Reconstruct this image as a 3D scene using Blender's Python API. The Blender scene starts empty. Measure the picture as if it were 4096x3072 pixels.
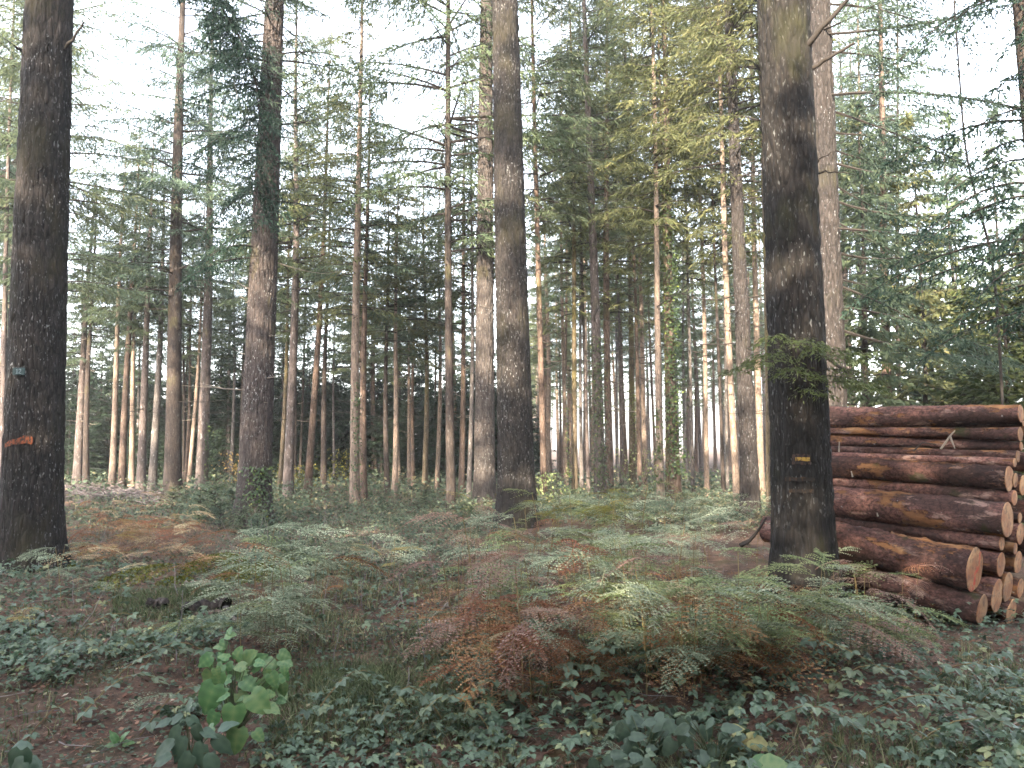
import bpy, math, random
import numpy as np
from mathutils import Matrix, Vector

# ------------------------------------------------------------------ camera, light, exposure
SC = bpy.context.scene
C = SC.collection
F = 3214.6                      # focal length in pixels of the 4096 px wide photograph
PITCH, ROLL, EYE = math.radians(4.5), math.radians(-0.6), 1.6
cam_d = bpy.data.cameras.new('camera'); cam = bpy.data.objects.new('camera', cam_d); C.objects.link(cam)
cam_d.sensor_width = 36; cam_d.lens = 36*F/4096; cam_d.clip_start = 0.05; cam_d.clip_end = 2000
RM = Matrix.Rotation(math.pi/2+PITCH, 3, 'X') @ Matrix.Rotation(ROLL, 3, 'Z')
cam.matrix_world = Matrix.Translation((0, 0, EYE)) @ RM.to_4x4()
SC.camera = cam
SUN_EL, SUN_AZ = math.radians(25), math.radians(197)     # low sun behind the camera, a little to its left
w = bpy.data.worlds.new('World'); SC.world = w; w.use_nodes = True
wn = w.node_tree.nodes; wl = w.node_tree.links
sky = wn.new('ShaderNodeTexSky'); sky.sky_type = 'NISHITA'; sky.sun_disc = False
sky.sun_elevation = SUN_EL; sky.sun_rotation = SUN_AZ; sky.air_density = 1.0; sky.dust_density = 3.0; sky.ozone_density = 1.0
hs = wn.new('ShaderNodeHueSaturation'); hs.inputs['Saturation'].default_value = 0.45
wl.new(sky.outputs[0], hs.inputs['Color']); wl.new(hs.outputs[0], wn['Background'].inputs[0])
wn['Background'].inputs[1].default_value = 0.15
sd = bpy.data.lights.new('sun', 'SUN'); sun = bpy.data.objects.new('sun', sd); C.objects.link(sun)
sd.energy = 3.6; sd.angle = math.radians(0.55); sd.color = (1.0, 0.86, 0.66)
sv = Vector((math.sin(SUN_AZ)*math.cos(SUN_EL), math.cos(SUN_AZ)*math.cos(SUN_EL), math.sin(SUN_EL)))
sun.rotation_euler = sv.to_track_quat('Z', 'Y').to_euler(); sun.location = sv*60
SC.view_settings.view_transform = 'Standard'; SC.view_settings.look = 'None'
SC.view_settings.exposure = 3.4; SC.view_settings.gamma = 1.0
try: SC.view_settings.use_curve_mapping = False
except Exception: pass
SC.render.engine = 'CYCLES'
cy = SC.cycles
cy.max_bounces = 6; cy.diffuse_bounces = 3; cy.glossy_bounces = 2; cy.transmission_bounces = 3; cy.transparent_max_bounces = 4
cy.use_denoising = True; cy.use_adaptive_sampling = True; cy.adaptive_threshold = 0.02
cy.sample_clamp_indirect = 6; cy.filter_width = 1.6
SC.render.use_persistent_data = False

rng = np.random.default_rng(7)
random.seed(7)
PI = math.pi

# ------------------------------------------------------------------ pixel <-> world
RN = np.array(RM)
def ray(px, py): return RN @ np.array([(px-2048)/F, -(py-1536)/F, -1.0])
def at(px, py, Y):
    d = ray(px, py); return np.array([0, 0, EYE]) + d*(Y/d[1])
def sst(a, b, x):
    t = np.clip((x-a)/(b-a), 0, 1); return t*t*(3-2*t)
def gz(x, y):
    x = np.asarray(x, float); y = np.asarray(y, float)
    z = 0.05*np.sin(x*0.7+1.3)*np.sin(y*0.45+0.4) + 0.035*np.sin(x*1.9+y*0.8) + 0.02*np.sin(y*2.7-x*1.1)
    z = z + 0.10*np.sin(x*0.11+0.5)*sst(14, 30, y)*np.sin(y*0.13)
    z = z - 0.22*(1-sst(3.2, 6.6, y + 0.12*x))
    z = z - 0.20*sst(2.6, 4.2, x)*(1-sst(8.2, 10.5, y))
    return z
def gpt(px, py, h=0.0):
    d = ray(px, py); z = h
    for _ in range(12):
        t = (z-EYE)/min(d[2], -1e-3); p = d*t; z = 0.5*z + 0.5*(float(gz(p[0], p[1]))+h)
    t = (z-EYE)/min(d[2], -1e-3); p = d*t
    return np.array([p[0], p[1], float(gz(p[0], p[1]))])

# ------------------------------------------------------------------ mesh helpers
class Acc:
    def __init__(s): s.V = []; s.F = {}; s.T = []; s.n = 0
    def add(s, V, Fc, t=0.5):
        V = np.asarray(V, np.float32).reshape(-1, 3); Fc = np.asarray(Fc, np.int64)
        s.V.append(V); s.F.setdefault(Fc.shape[1], []).append(Fc + s.n)
        s.T.append(np.broadcast_to(np.asarray(t, np.float32), (len(V),))); s.n += len(V)
    def mesh(s, name, smooth=False):
        me = bpy.data.meshes.new(name)
        V = np.concatenate(s.V); me.vertices.add(len(V)); me.vertices.foreach_set('co', V.ravel())
        fl = [np.concatenate(v) for v in s.F.values()]
        li = np.concatenate([f.ravel() for f in fl]).astype(np.int32)
        tot = np.concatenate([np.full(len(f), f.shape[1], np.int32) for f in fl])
        st = np.concatenate([[0], np.cumsum(tot)[:-1]]).astype(np.int32)
        me.loops.add(len(li)); me.loops.foreach_set('vertex_index', li)
        me.polygons.add(len(tot)); me.polygons.foreach_set('loop_start', st); me.polygons.foreach_set('loop_total', tot)
        me.polygons.foreach_set('use_smooth', np.full(len(tot), bool(smooth)))
        a = me.attributes.new('tint', 'FLOAT', 'POINT'); a.data.foreach_set('value', np.concatenate(s.T))
        me.update(calc_edges=True); return me
def link(name, data, mat=None, parent=None, **kw):
    o = bpy.data.objects.new(name, data); C.objects.link(o)
    if mat is not None and data is not None and not data.materials: data.materials.append(mat)
    elif mat is not None and data is not None and data.materials[0] != mat:
        o.material_slots[0].link = 'OBJECT'; o.material_slots[0].material = mat
    if parent is not None: o.parent = parent
    for k, v in kw.items(): o[k] = v
    return o
def empty(name, loc, label, category, group=None):
    o = bpy.data.objects.new(name, None); C.objects.link(o); o.location = loc; o.empty_display_size = 0.3
    o['label'] = label; o['category'] = category
    if group: o['group'] = group
    return o
def tag(o, label, category, group=None, kind=None):
    if label: o['label'] = label
    if category: o['category'] = category
    if group: o['group'] = group
    if kind: o['kind'] = kind
    return o
def norm(a): return a/np.maximum(np.linalg.norm(a, axis=-1, keepdims=True), 1e-9)
def tube(acc, P, R, sides=5, t=0.5, cap=True):
    P = np.asarray(P, float); n = len(P); R = np.broadcast_to(np.asarray(R, float), (n,))
    T = norm(np.gradient(P, axis=0))
    ref = np.array([0., 0., 1.]) if abs(T[0][2]) < 0.9 else np.array([1., 0, 0])
    A = norm(np.cross(T, ref)); B = np.cross(T, A)
    th = np.arange(sides)*2*PI/sides
    V = P[:, None] + R[:, None, None]*(np.cos(th)[None, :, None]*A[:, None] + np.sin(th)[None, :, None]*B[:, None])
    i = np.arange(n-1)[:, None]*sides; j = np.arange(sides)[None]; k = (j+1) % sides
    Fq = np.stack([i+j, i+k, i+sides+k, i+sides+j], -1).reshape(-1, 4)
    acc.add(V.reshape(-1, 3), Fq, t)
def kites(acc, P, D, N, L, W, t):
    """flat kite leaves: base P, direction D, normal N"""
    D = norm(D); S = norm(np.cross(D, N)); n = len(P)
    L = np.broadcast_to(L, (n,))[:, None]; W = np.broadcast_to(W, (n,))[:, None]
    V = np.stack([P, P+D*L*0.42+S*W/2, P+D*L, P+D*L*0.42-S*W/2], 1).reshape(-1, 3)
    acc.add(V, np.arange(4*n).reshape(n, 4), np.repeat(np.broadcast_to(t, (n,)), 4))
def rot_frames(az, tilt, roll):
    """k rotation matrices: roll about x, tilt about y (tip up), az about z"""
    ca, sa, ct, st, cr, sr = np.cos(az), np.sin(az), np.cos(tilt), np.sin(tilt), np.cos(roll), np.sin(roll)
    z = np.zeros_like(ca); o = np.ones_like(ca)
    Rz = np.stack([np.stack([ca, -sa, z], -1), np.stack([sa, ca, z], -1), np.stack([z, z, o], -1)], -2)
    Ry = np.stack([np.stack([ct, z, -st], -1), np.stack([z, o, z], -1), np.stack([st, z, ct], -1)], -2)
    Rx = np.stack([np.stack([o, z, z], -1), np.stack([z, cr, -sr], -1), np.stack([z, sr, cr], -1)], -2)
    return Rz @ Ry @ Rx
def scatter(acc, TV, TF, loc, R, s, t):
    n = len(loc); m = len(TV); s = np.broadcast_to(s, (n,))
    V = np.einsum('nij,mj->nmi', R, TV)*s[:, None, None] + loc[:, None]
    Fc = (np.arange(n)[:, None, None]*m + TF[None]).reshape(-1, TF.shape[1])
    acc.add(V.reshape(-1, 3), Fc, np.repeat(np.broadcast_to(t, (n,)), m))
def lat(u, v, nu, nv, seed):
    """smooth value noise on a cylinder: u in 0..1 periodic, v in 0..1"""
    g = np.random.default_rng(seed).random((nu, nv+2))
    a = (u % 1)*nu; b = np.clip(v, 0, 1)*nv
    i = np.floor(a).astype(int); j = np.floor(b).astype(int); fa = a-i; fb = b-j
    fa = fa*fa*(3-2*fa); fb = fb*fb*(3-2*fb)
    return (g[i % nu, j]*(1-fa)+g[(i+1) % nu, j]*fa)*(1-fb) + (g[i % nu, j+1]*(1-fa)+g[(i+1) % nu, j+1]*fa)*fb

# ------------------------------------------------------------------ materials
class NT:
    def __init__(s, name):
        s.m = bpy.data.materials.new(name); s.m.use_nodes = True; s.t = s.m.node_tree; s.t.nodes.clear()
        s.out = s.n('ShaderNodeOutputMaterial')
    def n(s, typ, **kw):
        x = s.t.nodes.new(typ)
        for k, v in kw.items():
            if k.startswith('i_'):
                x.inputs[k[2:].replace('_', ' ')].default_value = v
            else: setattr(x, k, v)
        return x
    def l(s, a, b): s.t.links.new(a, b)
    def coord(s, scale, which='Object'):
        tc = s.n('ShaderNodeTexCoord'); mp = s.n('ShaderNodeMapping'); mp.inputs['Scale'].default_value = scale
        s.l(tc.outputs[which], mp.inputs[0]); return mp.outputs[0]
    def noise(s, vec, scale, detail=4, rough=0.55):
        x = s.n('ShaderNodeTexNoise'); x.inputs['Scale'].default_value = scale; x.inputs['Detail'].default_value = detail
        x.inputs['Roughness'].default_value = rough; s.l(vec, x.inputs['Vector']); return x.outputs['Fac']
    def vor(s, vec, scale, feature='F1'):
        x = s.n('ShaderNodeTexVoronoi'); x.inputs['Scale'].default_value = scale; x.feature = feature
        s.l(vec, x.inputs['Vector']); return x
    def ramp(s, fac, stops):
        x = s.n('ShaderNodeValToRGB'); e = x.color_ramp.elements
        while len(e) < len(stops): e.new(0.5)
        for el, (p, c) in zip(e, stops):
            el.position = p; el.color = (*c, 1) if not np.isscalar(c) else (c, c, c, 1)
        s.l(fac, x.inputs[0]); return x.outputs[0]
    def mix(s, fac, a, b, mode='MIX'):
        x = s.n('ShaderNodeMix', data_type='RGBA', blend_type=mode)
        for sock, v in ((x.inputs[0], fac), (x.inputs[6], a), (x.inputs[7], b)):
            if hasattr(v, 'links'): s.l(v, sock)
            elif np.isscalar(v): sock.default_value = v if sock.type == 'VALUE' else (v, v, v, 1)
            else: sock.default_value = (*v, 1)
        return x.outputs[2]
    def math(s, op, a, b=0.0):
        x = s.n('ShaderNodeMath', operation=op)
        for sock, v in ((x.inputs[0], a), (x.inputs[1], b)):
            if hasattr(v, 'links'): s.l(v, sock)
            else: sock.default_value = v
        return x.outputs[0]
    def bump(s, h, strength, dist):
        x = s.n('ShaderNodeBump'); x.inputs['Strength'].default_value = strength; x.inputs['Distance'].default_value = dist
        s.l(h, x.inputs['Height']); return x.outputs[0]
    def principled(s, col, rough=0.85, normal=None, spec=0.25):
        p = s.n('ShaderNodeBsdfPrincipled'); p.inputs['Roughness'].default_value = rough
        p.inputs['Specular IOR Level'].default_value = spec
        if hasattr(col, 'links'): s.l(col, p.inputs['Base Color'])
        else: p.inputs['Base Color'].default_value = (*col, 1)
        if normal is not None: s.l(normal, p.inputs['Normal'])
        s.l(p.outputs[0], s.out.inputs[0]); return p

def bark(name, base, dark, fleck=(0.3, 0.29, 0.27), famt=0.5, moss=0.0, near=False, mosscol=(0.075, 0.07, 0.02)):
    b = NT(name)
    v = b.coord((1, 1, 0.22)); vi = b.coord((1, 1, 1))
    n1 = b.noise(v, 26 if near else 18, 5, 0.65); n2 = b.noise(vi, 1.1, 3)
    ridge = b.vor(v, 17 if near else 22, 'DISTANCE_TO_EDGE').outputs['Distance']
    col = b.mix(b.ramp(n1, [(0.36, 0.0), (0.66, 1.0)]), dark, base)
    tone = b.ramp(n2, [(0.3, tuple(c*0.72 for c in (1, 1, 1))), (0.7, (1.2, 1.12, 1.08))])
    col = b.mix(1.0, col, tone, 'MULTIPLY')
    col = b.mix(b.ramp(ridge, [(0.0, 0.75), (0.09, 0.0)]), col, tuple(c*0.55 for c in dark))
    fv = b.coord((1, 1, 0.33)); fl = b.noise(fv, 46 if near else 20, 2, 0.45); big = b.noise(vi, 1.7, 2)
    fm = b.ramp(fl, [(0.63, 0.0), (0.70, 1.0)])
    fm = b.math('MULTIPLY', fm, b.ramp(big, [(0.38, 0.1*famt), (0.62, famt)]))
    col = b.mix(fm, col, fleck)
    kn = b.vor(b.coord((1, 1, 0.8)), 7.5).outputs['Distance']
    col = b.mix(b.ramp(kn, [(0.10, 0.85), (0.17, 0.0)]), col, tuple(c*0.5 for c in dark))
    if moss > 0:
        mn = b.noise(b.coord((1, 1, 0.45)), 1.3, 4)
        col = b.mix(b.ramp(mn, [(0.62-0.3*moss, 0.0), (0.78-0.3*moss, 0.85)]), col, mosscol)
    hgt = b.mix(0.5, n1, b.ramp(ridge, [(0.0, 0.0), (0.2, 1.0)]))
    b.principled(col, 0.9, b.bump(hgt, 0.8, 0.02 if near else 0.012), 0.2)
    return b.m
def foliage(name, stops, trans=0.35, rough=0.6, spec=0.15, var=0.25, transcol=None):
    b = NT(name); at_ = b.n('ShaderNodeAttribute', attribute_name='tint')
    col = b.ramp(at_.outputs['Fac'], stops)
    oi = b.n('ShaderNodeObjectInfo')
    val = b.math('ADD', b.math('MULTIPLY', oi.outputs['Random'], var), 1-var/2)
    hsv = b.n('ShaderNodeHueSaturation'); b.l(col, hsv.inputs['Color']); b.l(val, hsv.inputs['Value'])
    h = b.math('ADD', b.math('MULTIPLY', oi.outputs['Random'], 0.03), 0.485); b.l(h, hsv.inputs['Hue'])
    p = b.n('ShaderNodeBsdfPrincipled'); p.inputs['Roughness'].default_value = rough; p.inputs['Specular IOR Level'].default_value = spec
    b.l(hsv.outputs[0], p.inputs['Base Color'])
    tr = b.n('ShaderNodeBsdfTranslucent'); b.l(hsv.outputs[0], tr.inputs[0])
    mx = b.n('ShaderNodeMixShader'); mx.inputs[0].default_value = trans
    b.l(p.outputs[0], mx.inputs[1]); b.l(tr.outputs[0], mx.inputs[2]); b.l(mx.outputs[0], b.out.inputs[0])
    return b.m
def plain(name, col, rough=0.8, spec=0.3):
    b = NT(name); b.principled(col, rough, None, spec); return b.m

MB = dict(
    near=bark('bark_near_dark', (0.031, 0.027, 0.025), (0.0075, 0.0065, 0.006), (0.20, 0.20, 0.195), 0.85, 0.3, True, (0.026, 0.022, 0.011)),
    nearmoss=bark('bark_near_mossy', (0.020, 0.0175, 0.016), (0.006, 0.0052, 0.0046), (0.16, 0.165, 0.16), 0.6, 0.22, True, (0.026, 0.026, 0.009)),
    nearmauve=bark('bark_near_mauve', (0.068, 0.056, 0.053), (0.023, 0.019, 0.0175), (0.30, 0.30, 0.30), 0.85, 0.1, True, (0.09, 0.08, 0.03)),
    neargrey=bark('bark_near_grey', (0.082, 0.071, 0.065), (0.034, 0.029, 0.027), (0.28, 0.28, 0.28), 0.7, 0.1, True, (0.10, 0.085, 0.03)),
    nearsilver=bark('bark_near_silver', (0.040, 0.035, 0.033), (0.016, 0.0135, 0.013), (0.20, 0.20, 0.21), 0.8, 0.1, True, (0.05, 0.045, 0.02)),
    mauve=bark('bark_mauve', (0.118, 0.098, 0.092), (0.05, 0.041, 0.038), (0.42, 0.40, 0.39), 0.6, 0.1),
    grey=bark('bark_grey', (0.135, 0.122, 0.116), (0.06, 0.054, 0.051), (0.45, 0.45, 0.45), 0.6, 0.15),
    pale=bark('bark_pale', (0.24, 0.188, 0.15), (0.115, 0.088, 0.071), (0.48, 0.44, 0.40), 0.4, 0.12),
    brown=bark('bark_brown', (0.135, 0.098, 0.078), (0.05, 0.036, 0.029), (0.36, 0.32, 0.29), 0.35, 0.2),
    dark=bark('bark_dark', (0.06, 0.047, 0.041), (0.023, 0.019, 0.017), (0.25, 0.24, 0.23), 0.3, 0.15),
    moss=bark('bark_mossy', (0.125, 0.10, 0.068), (0.05, 0.04, 0.027), (0.32, 0.31, 0.27), 0.4, 0.42, False, (0.10, 0.085, 0.028)),
)
M_twig = plain('twig_bark', (0.026, 0.021, 0.018), 0.9)
M_pale_twig = plain('dead_pale_twig', (0.22, 0.185, 0.15), 0.9)
M_needle = foliage('conifer_needles', [(0.0, (0.05, 0.072, 0.045)), (0.5, (0.092, 0.122, 0.072)), (1.0, (0.15, 0.17, 0.09))], 0.5)
M_needle2 = foliage('conifer_needles_bluish', [(0.0, (0.04, 0.062, 0.046)), (0.5, (0.075, 0.108, 0.076)), (1.0, (0.125, 0.155, 0.10))], 0.5)
M_needle3 = foliage('conifer_needles_yellowish', [(0.0, (0.06, 0.076, 0.038)), (0.5, (0.12, 0.135, 0.062)), (1.0, (0.20, 0.195, 0.085))], 0.52)
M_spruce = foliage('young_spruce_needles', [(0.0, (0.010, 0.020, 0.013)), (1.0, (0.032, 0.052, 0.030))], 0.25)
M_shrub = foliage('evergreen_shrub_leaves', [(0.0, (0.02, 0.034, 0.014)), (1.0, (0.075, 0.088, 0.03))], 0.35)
M_dark = foliage('conifer_needles_painted_shade', [(0.0, (0.018, 0.036, 0.026)), (0.5, (0.034, 0.06, 0.042)), (1.0, (0.065, 0.092, 0.055))], 0.4)  # darker needle copy, the shaded side of the boughs put into its colour
M_ivy = foliage('ivy_leaves', [(0.0, (0.02, 0.038, 0.016)), (0.7, (0.05, 0.075, 0.022)), (1.0, (0.13, 0.15, 0.03))], 0.2, 0.4, 0.4)
M_fern = dict(
    green=foliage('bracken_green', [(0.0, (0.06, 0.075, 0.032)), (0.55, (0.165, 0.20, 0.085)), (1.0, (0.32, 0.335, 0.16))], 0.35, 0.7),
    grey=foliage('bracken_grey_green', [(0.0, (0.06, 0.08, 0.05)), (0.55, (0.195, 0.228, 0.148)), (1.0, (0.38, 0.40, 0.275))], 0.3, 0.7),
    olive=foliage('bracken_olive', [(0.0, (0.075, 0.075, 0.016)), (0.6, (0.145, 0.135, 0.03)), (1.0, (0.23, 0.195, 0.055))], 0.4, 0.7),
    yellow=foliage('bracken_yellow', [(0.0, (0.17, 0.13, 0.045)), (0.6, (0.30, 0.225, 0.085)), (1.0, (0.42, 0.33, 0.14))], 0.4, 0.7),
    rust=foliage('bracken_rust', [(0.0, (0.085, 0.040, 0.020)), (0.6, (0.20, 0.088, 0.044)), (1.0, (0.32, 0.19, 0.11))], 0.3, 0.8),
    pink=foliage('bracken_dry_pinkish', [(0.0, (0.11, 0.068, 0.052)), (0.6, (0.23, 0.145, 0.11)), (1.0, (0.36, 0.26, 0.21))], 0.3, 0.8),
    tan=foliage('bracken_tan', [(0.0, (0.20, 0.15, 0.085)), (0.6, (0.38, 0.29, 0.175)), (1.0, (0.54, 0.43, 0.28))], 0.35, 0.8),
)
M_stalk = foliage('bracken_stalk', [(0, (0.09, 0.06, 0.03)), (1, (0.22, 0.16, 0.075))], 0.0)
M_bramble = foliage('bramble_leaves', [(0.0, (0.036, 0.058, 0.034)), (0.6, (0.086, 0.120, 0.074)), (0.88, (0.14, 0.165, 0.09)), (1.0, (0.22, 0.20, 0.08))], 0.25, 0.45, 0.4)
M_low = foliage('low_undergrowth_leaves', [(0.0, (0.032, 0.052, 0.036)), (0.55, (0.075, 0.108, 0.074)), (0.9, (0.13, 0.155, 0.095)), (1.0, (0.26, 0.23, 0.13))], 0.3, 0.6)
M_grass = foliage('forest_grass', [(0.0, (0.04, 0.052, 0.022)), (0.6, (0.09, 0.105, 0.048)), (1.0, (0.22, 0.19, 0.11))], 0.35, 0.6)
M_dock = foliage('broad_leaf', [(0.0, (0.04, 0.095, 0.034)), (0.6, (0.08, 0.162, 0.058)), (1.0, (0.145, 0.21, 0.08))], 0.3, 0.4, 0.4, 0.2)
M_nettle = foliage('nettle_leaf', [(0.0, (0.028, 0.055, 0.035)), (1.0, (0.06, 0.098, 0.06))], 0.25, 0.45, 0.35)
M_butter = foliage('pale_broad_leaf', [(0.0, (0.03, 0.052, 0.034)), (1.0, (0.066, 0.098, 0.062))], 0.25, 0.45, 0.35)
M_yleaf = foliage('yellowed_leaf', [(0.0, (0.14, 0.125, 0.045)), (1.0, (0.28, 0.25, 0.11))], 0.3, 0.5)
M_moss = foliage('moss', [(0.0, (0.05, 0.052, 0.01)), (1.0, (0.15, 0.15, 0.03))], 0.1, 0.9)
M_litter = foliage('needle_litter', [(0.0, (0.055, 0.033, 0.023)), (0.6, (0.17, 0.09, 0.055)), (0.9, (0.30, 0.19, 0.12)), (1.0, (0.42, 0.34, 0.26))], 0.0, 0.9)
M_brush = foliage('grey_brushwood', [(0.0, (0.05, 0.042, 0.04)), (1.0, (0.22, 0.19, 0.185))], 0.0, 0.9)

def ground_mat():
    b = NT('forest_floor'); v = b.coord((1, 1, 1))
    n1 = b.noise(v, 0.55, 5, 0.6); n2 = b.noise(v, 9, 6, 0.7); n3 = b.noise(v, 60, 4, 0.7); n4 = b.noise(v, 1.7, 4)
    col = b.ramp(n2, [(0.3, (0.028, 0.019, 0.015)), (0.5, (0.078, 0.048, 0.035)), (0.68, (0.14, 0.088, 0.062))])
    col = b.mix(b.ramp(n3, [(0.55, 0.0), (0.72, 0.7)]), col, (0.16, 0.105, 0.075))
    col = b.mix(b.ramp(n4, [(0.55, 0.0), (0.68, 0.55)]), col, (0.05, 0.055, 0.02))
    col = b.mix(b.ramp(n1, [(0.5, 0.0), (0.65, 0.6)]), col, (0.035, 0.028, 0.02))
    b.principled(col, 0.95, b.bump(b.mix(0.5, n2, n3), 0.9, 0.03), 0.15); return b.m
M_ground = ground_mat()
def log_mat():
    b = NT('log_bark'); v = b.coord((0.35, 1, 1)); vi = b.coord((1, 1, 1)); oi = b.n('ShaderNodeObjectInfo'); rnd = oi.outputs['Random']
    cmb = b.n('ShaderNodeCombineXYZ'); b.l(b.math('MULTIPLY', rnd, 37.0), cmb.inputs[0])
    off = b.n('ShaderNodeVectorMath', operation='ADD'); b.l(vi, off.inputs[0]); b.l(cmb.outputs[0], off.inputs[1])
    offv = b.n('ShaderNodeVectorMath', operation='ADD'); b.l(v, offv.inputs[0]); b.l(cmb.outputs[0], offv.inputs[1])
    n1 = b.noise(off.outputs[0], 26, 5, 0.7); n2 = b.noise(offv.outputs[0], 2.9, 6, 0.68); n3 = b.noise(offv.outputs[0], 3.2, 4, .6); n4 = b.noise(offv.outputs[0], 9, 4, 0.65)
    plates = b.vor(offv.outputs[0], 24, 'DISTANCE_TO_EDGE').outputs['Distance']
    col = b.ramp(n1, [(0.32, (0.026, 0.015, 0.013)), (0.64, (0.15, 0.075, 0.062))])
    col = b.mix(b.ramp(n3, [(0.44, 0.0), (0.60, 0.75)]), col, (0.019, 0.014, 0.013))
    col = b.mix(b.ramp(n4, [(0.57, 0.0), (0.63, 0.75)]), col, (0.19, 0.125, 0.105))
    col = b.mix(b.ramp(plates, [(0.0, 0.55), (0.08, 0.0)]), col, (0.012, 0.008, 0.008))
    hv = b.n('ShaderNodeHueSaturation'); b.l(col, hv.inputs['Color']); b.l(b.math('ADD', b.math('MULTIPLY', b.math('FRACT', b.math('MULTIPLY', rnd, 7.3)), 0.9), 0.6), hv.inputs['Value']); col = hv.outputs[0]
    sh = b.math('MULTIPLY', b.math('SUBTRACT', rnd, 0.5), 0.10)
    pf = b.math('ADD', b.math('ADD', n2, sh), b.math('MULTIPLY', b.math('SUBTRACT', n1, .5), .12))
    pm = b.ramp(pf, [(0.55, 0.0), (0.585, 1.0)])
    peel = b.ramp(n4, [(0.3, (0.07, 0.034, 0.018)), (0.55, (0.17, 0.082, 0.036)), (0.75, (0.27, 0.16, 0.085))])
    col = b.mix(b.math('MULTIPLY', pm, .9), col, peel)
    mo = b.noise(off.outputs[0], 4.2, 3); col = b.mix(b.ramp(mo, [(0.64, 0.0), (0.72, 0.7)]), col, (0.022, 0.027, 0.010))
    li = b.noise(off.outputs[0], 15, 3); col = b.mix(b.ramp(li, [(0.72, 0.0), (0.76, 0.6)]), col, (0.28, 0.29, 0.29))
    b.principled(col, 0.95, b.bump(b.mix(0.5, b.mix(0.5, n1, n4), b.math('SUBTRACT', 1.0, pm)), 1.0, 0.03), 0.1); return b.m
M_log = log_mat()
def cut_mat(name, red=0.0):
    b = NT(name); v = b.coord((1, 1, 1)); oi = b.n('ShaderNodeObjectInfo'); sx = b.n('ShaderNodeSeparateXYZ')
    cmb = b.n('ShaderNodeCombineXYZ'); b.l(b.math('MULTIPLY', oi.outputs['Random'], 19.0), cmb.inputs[0])
    off = b.n('ShaderNodeVectorMath', operation='ADD'); b.l(v, off.inputs[0]); b.l(cmb.outputs[0], off.inputs[1]); ov = off.outputs[0]
    nz = b.noise(ov, 9, 3); b.l(v, sx.inputs[0])
    r = b.math('SQRT', b.math('ADD', b.math('POWER', sx.outputs[1], 2.0), b.math('POWER', sx.outputs[2], 2.0)))
    ring = b.math('SINE', b.math('ADD', b.math('MULTIPLY', r, 420.0), b.math('MULTIPLY', nz, 9.0)))
    col = b.mix(b.ramp(ring, [(0.2, 0.0), (0.9, 0.5)]), (0.33, 0.195, 0.105), (0.20, 0.10, 0.05))
    col = b.mix(b.ramp(b.noise(ov, 6, 4), [(0.40, 0.0), (0.58, 0.9)]), col, (0.21, 0.09, 0.045))
    col = b.mix(b.ramp(b.noise(ov, 22, 4), [(0.48, 0.0), (0.68, 0.8)]), col, (0.085, 0.055, 0.042))
    sp = b.n('ShaderNodeMapping'); sp.inputs['Scale'].default_value = (1, 60, 3); b.l(ov, sp.inputs[0])
    col = b.mix(b.ramp(b.noise(sp.outputs[0], 1.0, 3), [(0.55, 0.0), (0.7, 0.5)]), col, (0.36, 0.26, 0.17))
    hv = b.n('ShaderNodeHueSaturation'); b.l(col, hv.inputs['Color']); b.l(b.math('ADD', b.math('MULTIPLY', oi.outputs['Random'], 0.5), 0.72), hv.inputs['Value']); col = hv.outputs[0]
    if red:
        w1 = b.noise(ov, 5, 4, .6); w2 = b.noise(ov, 26, 3)
        d = b.math('ABSOLUTE', b.math('ADD', b.math('ADD', sx.outputs[1], b.math('MULTIPLY', sx.outputs[2], 0.35)), b.math('MULTIPLY', b.math('SUBTRACT', w1, 0.42), 0.5)))
        m = b.math('MULTIPLY', b.ramp(d, [(0.012, red), (0.055, 0.0)]), b.ramp(w2, [(0.38, 0.15), (0.55, 1.0)]))
        col = b.mix(m, col, (0.40, 0.05, 0.035))
    b.principled(col, 0.8, b.bump(ring, 0.15, 0.004), 0.2); return b.m
M_cut = cut_mat('cut_wood'); M_cut_red = cut_mat('cut_wood_red_paint', 0.9)

# ------------------------------------------------------------------ ground
def build_ground():
    ys = [-60, -30, -14, -6, -1]; y = 1.5
    while y < 26: ys.append(y); y += 0.045 + 0.006*max(0, y-3)
    while y < 150: ys.append(y); y *= 1.06
    ys += [200, 300, 450, 700, 1000]
    ys = np.array(ys); nx = 241; tx = np.linspace(-1, 1, nx); tx = np.sign(tx)*np.abs(tx)**1.25
    wid = np.maximum(np.abs(ys)*1.25, 9)
    X = tx[None]*wid[:, None]; Y = np.broadcast_to(ys[:, None], X.shape)
    Z = gz(X, Y)
    nr = np.random.default_rng(3)
    fall = np.exp(-np.maximum(Y-5, 0)/9)*(Y > 1)
    Z = Z + nr.normal(0, 0.008, X.shape)*fall
    acc = Acc(); n = len(ys)
    i = np.arange(n-1)[:, None]*nx; j = np.arange(nx-1)[None]
    Fq = np.stack([i+j, i+j+1, i+nx+j+1, i+nx+j], -1).reshape(-1, 4)
    acc.add(np.stack([X, Y, Z], -1).reshape(-1, 3), Fq)
    o = link('ground', acc.mesh('ground', True), M_ground)
    tag(o, 'brown forest floor of needle litter', None, None, 'structure')
build_ground()

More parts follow.
